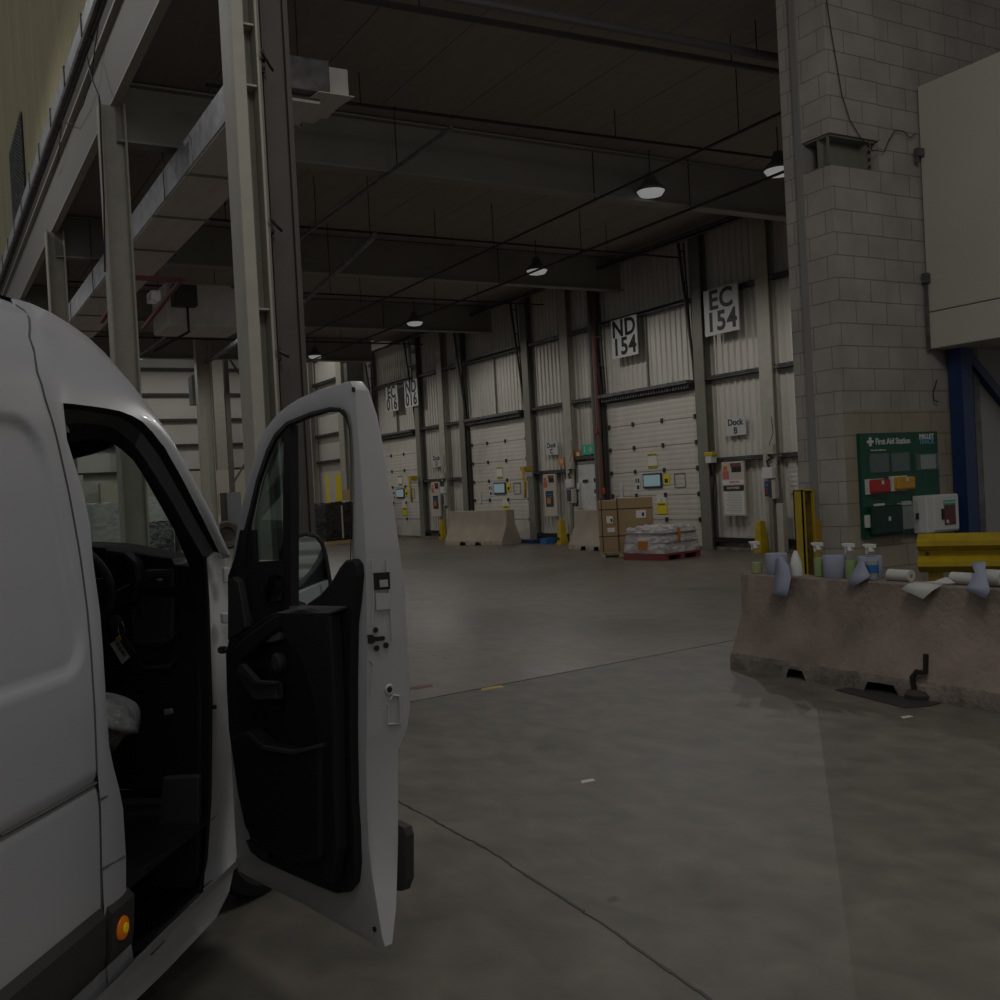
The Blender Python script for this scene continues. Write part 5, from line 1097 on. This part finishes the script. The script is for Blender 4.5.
# key tag
t = thing('key_bunch', tuple(U(119, 628, 3.60)), 'keys with black and white barcode tag hanging below the steering wheel', 'keys')
def kq(name, pts, mt, u=3.60, d=.004): return MB().prism([U(x, y, u) for x, y in pts], vh*d).build(name, mt, t)
kq('white_tag', [(110, 644), (118, 639), (130, 657), (122, 664)], 'sign'); kq('black_tag', [(118, 639), (124, 636), (136, 654), (130, 657)], 'ink')
b = MB()
for k in range(9): b.bar(U(116+k*.95, 645+k*1.45, 3.598), U(119.5+k*.95, 642.7+k*1.45, 3.598), .002, .0022 if k % 3 else .004)
b.build('barcode', 'ink', t)
MB().tube([U(121+3*cos(a*pi/6), 629+7*sin(a*pi/6), 3.6) for a in range(13)], .0022, 6, cap=False).build('key_ring', 'chrome', t, smooth=True); kq('brass_key', [(115, 638), (119, 635), (121, 640), (117, 643)], 'yellow', 3.59)
MB().lathe(U(117, 621, 3.62), [(.022, 0), (.022, .02)], 16, -vh).build('ignition_lock', 'blk2', t)
# plastic bag on the seat
rb = random.Random(3); out = [(104, 692), (112, 693), (119, 699), (126, 706), (131, 716), (135, 726), (138, 733), (128, 735), (122, 738), (117, 747), (112, 753), (107, 740), (104, 720)]
t = thing('plastic_bag', tuple(U(115, 750, 3.25)), 'crumpled clear plastic bag lying on the driver seat of the van', 'bag')
ctr = U(113, 717, 3.2); rr = []
for k in range(6):
    f = k/5; rr.append([ctr.lerp(U(x, y, 3.3), f)+vh*(-.09*(1-f*f)+rb.uniform(-.012, .012)*(0 < k < 5)) for x, y in out+[out[0]]])
for k in range(1, 5):
    f = 1-k/5; rr.append([(ctr+vh*.1).lerp(U(x, y, 3.3), f)+vh*(.08*(1-f*f)) for x, y in out+[out[0]]])
MB().grid(rr).build('bag_film', 'bag', t, smooth='all')
# ------------------------------------------------------------------ open door
R0 = V3((cos(radians(29.5)), -sin(radians(29.5)), 0)); F0 = V3((sin(radians(29.5)), cos(radians(29.5)), 0))
DA = radians(40); dd = (R0*sin(DA)-F0*cos(DA)).normalized(); dn = V3((dd.y, -dd.x, 0))
if dn.dot(R0) < 0: dn = -dn      # outward (outer skin side)
hp = sp(229, 700); hp = V3((hp.x, hp.y, 0)); dc = dn.dot(hp)
def D(px, py, off=0.): return on(px, py, dn, dc+off)
def tfor(P, tx):
    lo, hi = -.05, .4
    for _ in range(30):
        m_ = (lo+hi)/2
        if proj(P+dn*m_)[0] < tx: lo = m_
        else: hi = m_
    return lo
door = MB()
OUT = [(236, 872, None), (262, 886, None), (300, 905, None), (335, 925, None), (362, 940, None), (377, 949, 387), (384, 947, 392), (379, 915, 396), (374, 885, 397), (370, 850, 398), (368, 800, 398), (367, 758, 398), (368, 738, 407), (368, 715, 410), (368, 690, 409), (368, 640, 406.5), (367, 590, 404), (366, 550, 399), (363, 500, 392), (360, 455, 384), (357, 415, 376), (355, 390, 368), (351, 381, 362), (344, 382, None), (329, 387, None), (313, 392, None), (299, 398, None), (288, 405, None), (277, 414, None), (266, 428, None), (258, 444, None), (252, 464, None), (244, 496, None), (238, 524, None), (233, 552, None), (229, 580, None), (228, 640, None), (228, 700, None), (230, 760, None), (233, 820, None)]
pin = [D(x, y) for x, y, _ in OUT]; tt = []
for (x, y, tx), P in zip(OUT, pin): tt.append(tfor(P, tx) if tx else (.09 if (x < 260 and y > 560) or y > 860 else .045))
HOL = [(241, 540), (246, 522), (256, 480), (266, 450), (274, 434), (286, 422), (310, 412), (330, 407), (341, 408), (347, 414), (350, 428), (351.5, 460), (351.5, 520), (351, 575), (351, 612), (320, 612), (280, 614), (248, 625), (240, 600), (239, 570)]
hin = [D(x, y) for x, y in HOL]
def s_z(P): return (P.dot(dd), P.z)
c2 = s_z(D(303, 510))
def rayhit(poly, ang, vals=None):
    dx, dy = cos(ang), sin(ang); best = None
    n = len(poly)
    for i in range(n):
        (x1, y1), (x2, y2) = poly[i], poly[(i+1) % n]; x1 -= c2[0]; x2 -= c2[0]; y1 -= c2[1]; y2 -= c2[1]
        ex, ey = x2-x1, y2-y1; den = dx*ey-dy*ex
        if abs(den) < 1e-9: continue
        t = (x1*ey-y1*ex)/den; s = (x1*dy-y1*dx)/den
        if t > 0 and -1e-6 <= s <= 1+1e-6 and (best is None or t > best[0]): best = (t, (vals[i]*(1-s)+vals[(i+1) % n]*s) if vals else 0)
    return best
po = [s_z(p) for p in pin]; ph = [s_z(p) for p in hin]
angs = sorted(set([round(atan2(q[1]-c2[1], q[0]-c2[0]), 4) for q in po+ph]+[round(-pi+2*pi*k/72, 4) for k in range(72)]))
base = dn*dc
def P3(s, z, off): return dd*s+dn*(dc+off)+V3((0, 0, z))
ri, ro, hi_, ho = [], [], [], []
for a in angs:
    r1_ = rayhit(po, a, tt); r2_ = rayhit(ph, a)
    so, zo = c2[0]+cos(a)*r1_[0], c2[1]+sin(a)*r1_[0]; sh_, zh = c2[0]+cos(a)*r2_[0], c2[1]+sin(a)*r2_[0]
    ri.append(P3(so, zo, 0)); ro.append(P3(so, zo, r1_[1])); hi_.append(P3(sh_, zh, .004)); ho.append(P3(sh_, zh, .035))
for l in (ri, ro, hi_, ho): l.append(l[0])
mid = [h.lerp(r, .5)+dn*-.004 for h, r in zip(hi_, ri)]
cor = [r.lerp(m_, .06)-dn*.0 for r, m_ in zip(ri, mid)]
chm = [r.lerp(o_, .12) for r, o_ in zip(ri, ro)]; ch2 = [r.lerp(o_, .9) for r, o_ in zip(ri, ro)]
door_o = MB().grid([ho, hi_, mid, cor, chm, ch2, ro, [o_.lerp(h, .04)+dn*.006 for o_, h in zip(ro, ho)], [o_.lerp(h, .5)+dn*.008 for o_, h in zip(ro, ho)], ho]).build('driver_door', 'vanin', van, smooth=True)
# window seal (black frame) just inside the hole
def offp(pts, c, k): return [(x+(c[0]-x)*k, y+(c[1]-y)*k) for x, y in pts]
INN = [(250, 545), (252, 525), (261, 484), (271, 455), (278, 440), (288, 428), (311, 418), (330, 412), (339, 412), (345, 418), (349, 430), (350.5, 460), (350.5, 520), (350, 575), (350, 612), (320, 612), (280, 614), (256, 622), (251, 600), (249, 570)]
MB().grid([[D(x, y, -.004) for x, y in HOL+HOL[:1]], [D(x, y, -.006) for x, y in [(x+(a-x)*.5, y+(b_-y)*.5) for (x, y), (a, b_) in zip(HOL+HOL[:1], INN+INN[:1])]], [D(x, y, .01) for x, y in INN+INN[:1]], [D(x, y, .03) for x, y in INN+INN[:1]]]).build('window_seal', 'rubber', door_o, smooth=True)
MB().prism([D(x, y, 0) for x, y in ((284, 428), (290, 425), (291, 500), (291, 606), (283, 606), (283, 500))], dn*.03).build('window_divider', 'rubber', door_o)
MB().prism([D(x, y, .012) for x, y in ((284, 430), (272, 452), (262, 484), (254, 525), (252, 560), (284, 560))], dn*.004).build('quarter_glass', 'sideglass', door_o)
MB().prism([D(x, y, -.002) for x, y in ((228, 576), (234, 560), (240, 530), (252, 530), (254, 562), (284, 560), (284, 610), (246, 628), (228, 640))], dn*.02).build('quarter_panel', 'rubber', door_o)
MB().prism([D(x, y, -.012) for x, y in ((261, 578), (276, 574), (281, 577), (281, 600), (268, 602), (262, 590))], dn*.006).build('small_glass', 'mirror', door_o)
MB().prism([D(x, y, -.03) for x, y in ((227, 580), (232, 577), (237, 580), (241, 600), (245, 628), (240, 634), (228, 640))], dn*.03).build('hinge_gaiter', 'trim', door_o, bevel=.006)
# door card
CARD = [(228, 640), (240, 634), (262, 618), (275, 612), (300, 608), (307, 603), (320, 594), (331, 581), (339, 567), (345, 560), (352, 559), (356, 564), (357, 575), (355, 600), (352, 625), (351, 680), (351, 740), (352, 800), (354, 830), (355, 865), (353, 884), (346, 893), (335, 894), (322, 889), (290, 875), (262, 862), (250, 842), (240, 800), (233, 765), (228, 730), (226, 690), (225, 655)]
card = MB().prism([D(x, y, -.028) for x, y in CARD], dn*.03).build('door_card', 'blk', door_o, bevel=.008)
def dk(name, pts, off, d, mt, bev=.006, par=None): return MB().prism([D(x, y, off) for x, y in pts], dn*d).build(name, mt, par or card, bevel=bev)
dk('upper_ledge', [(276, 614), (302, 609), (328, 614), (330, 640), (333, 700), (334, 780), (336, 850), (330, 884), (300, 872), (318, 800), (318, 745), (312, 700), (300, 660), (284, 640)], -.075, .05, 'blk', .01)
rr = [[D(276, 614, -.075), D(328, 614, -.075)], [D(303, 606, -.03), D(347, 607, -.03)]]
MB().grid(rr).build('ledge_top', 'blk2', card, solid=.006)
dk('armrest_arm', [(232, 648), (247, 634), (275, 614), (286, 614), (284, 626), (262, 642), (240, 662)], -.07, .04, 'blk', .01)
dk('door_release', [(257, 638), (262, 632), (276, 626), (281, 634), (279, 640), (268, 643)], -.058, .02, 'greygr', .004)
MB().lathe(D(282, 662, -.03), [(.035, 0), (.035, .02), (.025, .028)], 20, -dn).build('winder_knob', 'blk2', card, smooth=True)
dk('upper_pocket', [(236, 670), (248, 675), (254, 682), (275, 684), (276, 700), (254, 700), (246, 690), (237, 674)], -.075, .03, 'blk2', .005)
dk('pocket_rim', [(236, 668), (241, 664), (256, 681), (275, 682), (275, 685), (254, 685)], -.085, .02, 'blk2', .002)
dk('lower_pocket', [(229, 738), (245, 731), (262, 746), (292, 752), (319, 745), (319, 800), (318, 860), (290, 862), (258, 848), (244, 828), (236, 790)], -.10, .07, 'blk', .012)
dk('pocket_edge', [(261, 746), (292, 751), (319, 744), (319, 748), (292, 755), (262, 750)], -.108, .02, 'blk2', .002)
dk('speaker_panel', [(245, 840), (262, 850), (262, 862), (250, 852)], -.06, .03, 'blk2', .004)
# mirror
wn = (Matrix.Rotation(radians(12), 3, 'Z') @ (-F0)); mc = wn.dot(F0*4.0+V3((0, 0, 1.7)))
def MM(px, py, off=0.): return on(px, py, wn, mc+off)
MO = [(279, 552), (283, 540), (292, 535), (306, 532), (317, 534), (324, 541), (328, 556), (332, 580), (335, 610), (300, 616), (280, 612)]
mo = MB().prism([MM(x, y) for x, y in MO], -wn*.09).build('door_mirror', 'rubber', door_o, bevel=.01)
MB().prism([MM(x, y, .012) for x, y in ((285, 553), (288, 543), (294, 539), (306, 536), (315, 538), (320, 544), (324, 557), (328, 580), (330, 606), (300, 611), (286, 608))], -wn*.006).build('mirror_glass', 'mirror', mo)
MB().bar(MM(300, 612, -.05), D(290, 625, .05), .06, .08).build('mirror_arm', 'rubber', mo)
# shut face fittings
fc = dd.dot(D(368, 690)); 
CRE = sorted([(y, dd.dot(D(x, y))) for x, y, tx in OUT if tx and y < 940])
def E_(x, y, off=.0): return on(x, y, dd, interp(y, CRE)+off)
def ek(name, pts, mt, d=.004, off=.004): return MB().prism([E_(x, y, off) for x, y in pts], dd*d).build(name, mt, door_o)
ek('black_sticker', [(373, 573), (389, 572), (389.5, 589), (374, 590)], 'ink'); ek('sticker_window', [(379, 580), (387, 579.5), (387.5, 586.5), (379.5, 587)], 'sign', off=.006)
ek('paper_sticker', [(375, 593), (388.5, 593), (389, 609), (376, 610)], 'vanin'); 
b = MB()
for k in range(5): b.bar(E_(376.5, 597+k*2.8, .007), E_(387, 596.5+k*2.8, .007), .001, .0016)
b.build('sticker_print', 'jamb', door_o)
ek('latch', [(367, 635), (372, 634.5), (374, 637), (383, 636), (385, 638), (383, 640.5), (375, 641), (372, 644), (368, 643.5)], 'ink')
for (x, y, r_) in ((375.4, 630, .0085), (376.5, 648.3, .009), (385.8, 645.3, .009), (389.3, 689.5, .009)):
    MB().lathe(E_(x, y, .003), [(r_, 0), (r_, .003)], 14, dd).build('fixing_hole', 'ink', door_o)
MB().lathe(E_(389.3, 689.5, .001), [(.017, 0), (.014, .004), (.010, .003)], 16, dd).build('rubber_buffer', 'vanin', door_o, smooth=True)
def groove(pts, r=.0035, n_='pressed_edge'): MB().tube([E_(x, y, .002) for x, y in pts], r, 6).build(n_, 'vanin', door_o, smooth=True)
groove([(390, 700), (393, 695), (399, 696), (400, 705), (400, 724), (388, 724), (389, 705)]); groove([(360+10, 660), (373, 664), (371, 700)], .003)
groove([(372, 560), (374, 600), (372, 625)], .003); groove([(386, 560), (391, 620), (392, 640)], .003)
MB().lathe(D(354, 389.5, -.002), [(.008, 0), (.008, .004)], 12, -dn).build('fixing_hole', 'ink', door_o)
MB().lathe(D(375, 929, -.002), [(.008, 0), (.008, .004)], 12, -dn).build('fixing_hole', 'ink', door_o)
MB().prism([D(x, y, .12) for x, y in ((392, 822), (404, 828), (406, 836), (406, 880), (402, 891), (392, 890))], dn*.03).build('outer_rubbing_strip', 'trim', door_o)

# ------------------------------------------------------------------ light and view
w = bpy.data.worlds.new('w'); bpy.context.scene.world = w; w.use_nodes = True
w.node_tree.nodes['Background'].inputs[0].default_value = (1, .995, 1, 1); w.node_tree.nodes['Background'].inputs[1].default_value = .17
vs = bpy.context.scene.view_settings
vs.view_transform = 'Standard'; vs.look = 'None'; vs.exposure = 0.0; vs.gamma = 1.0; vs.use_curve_mapping = False
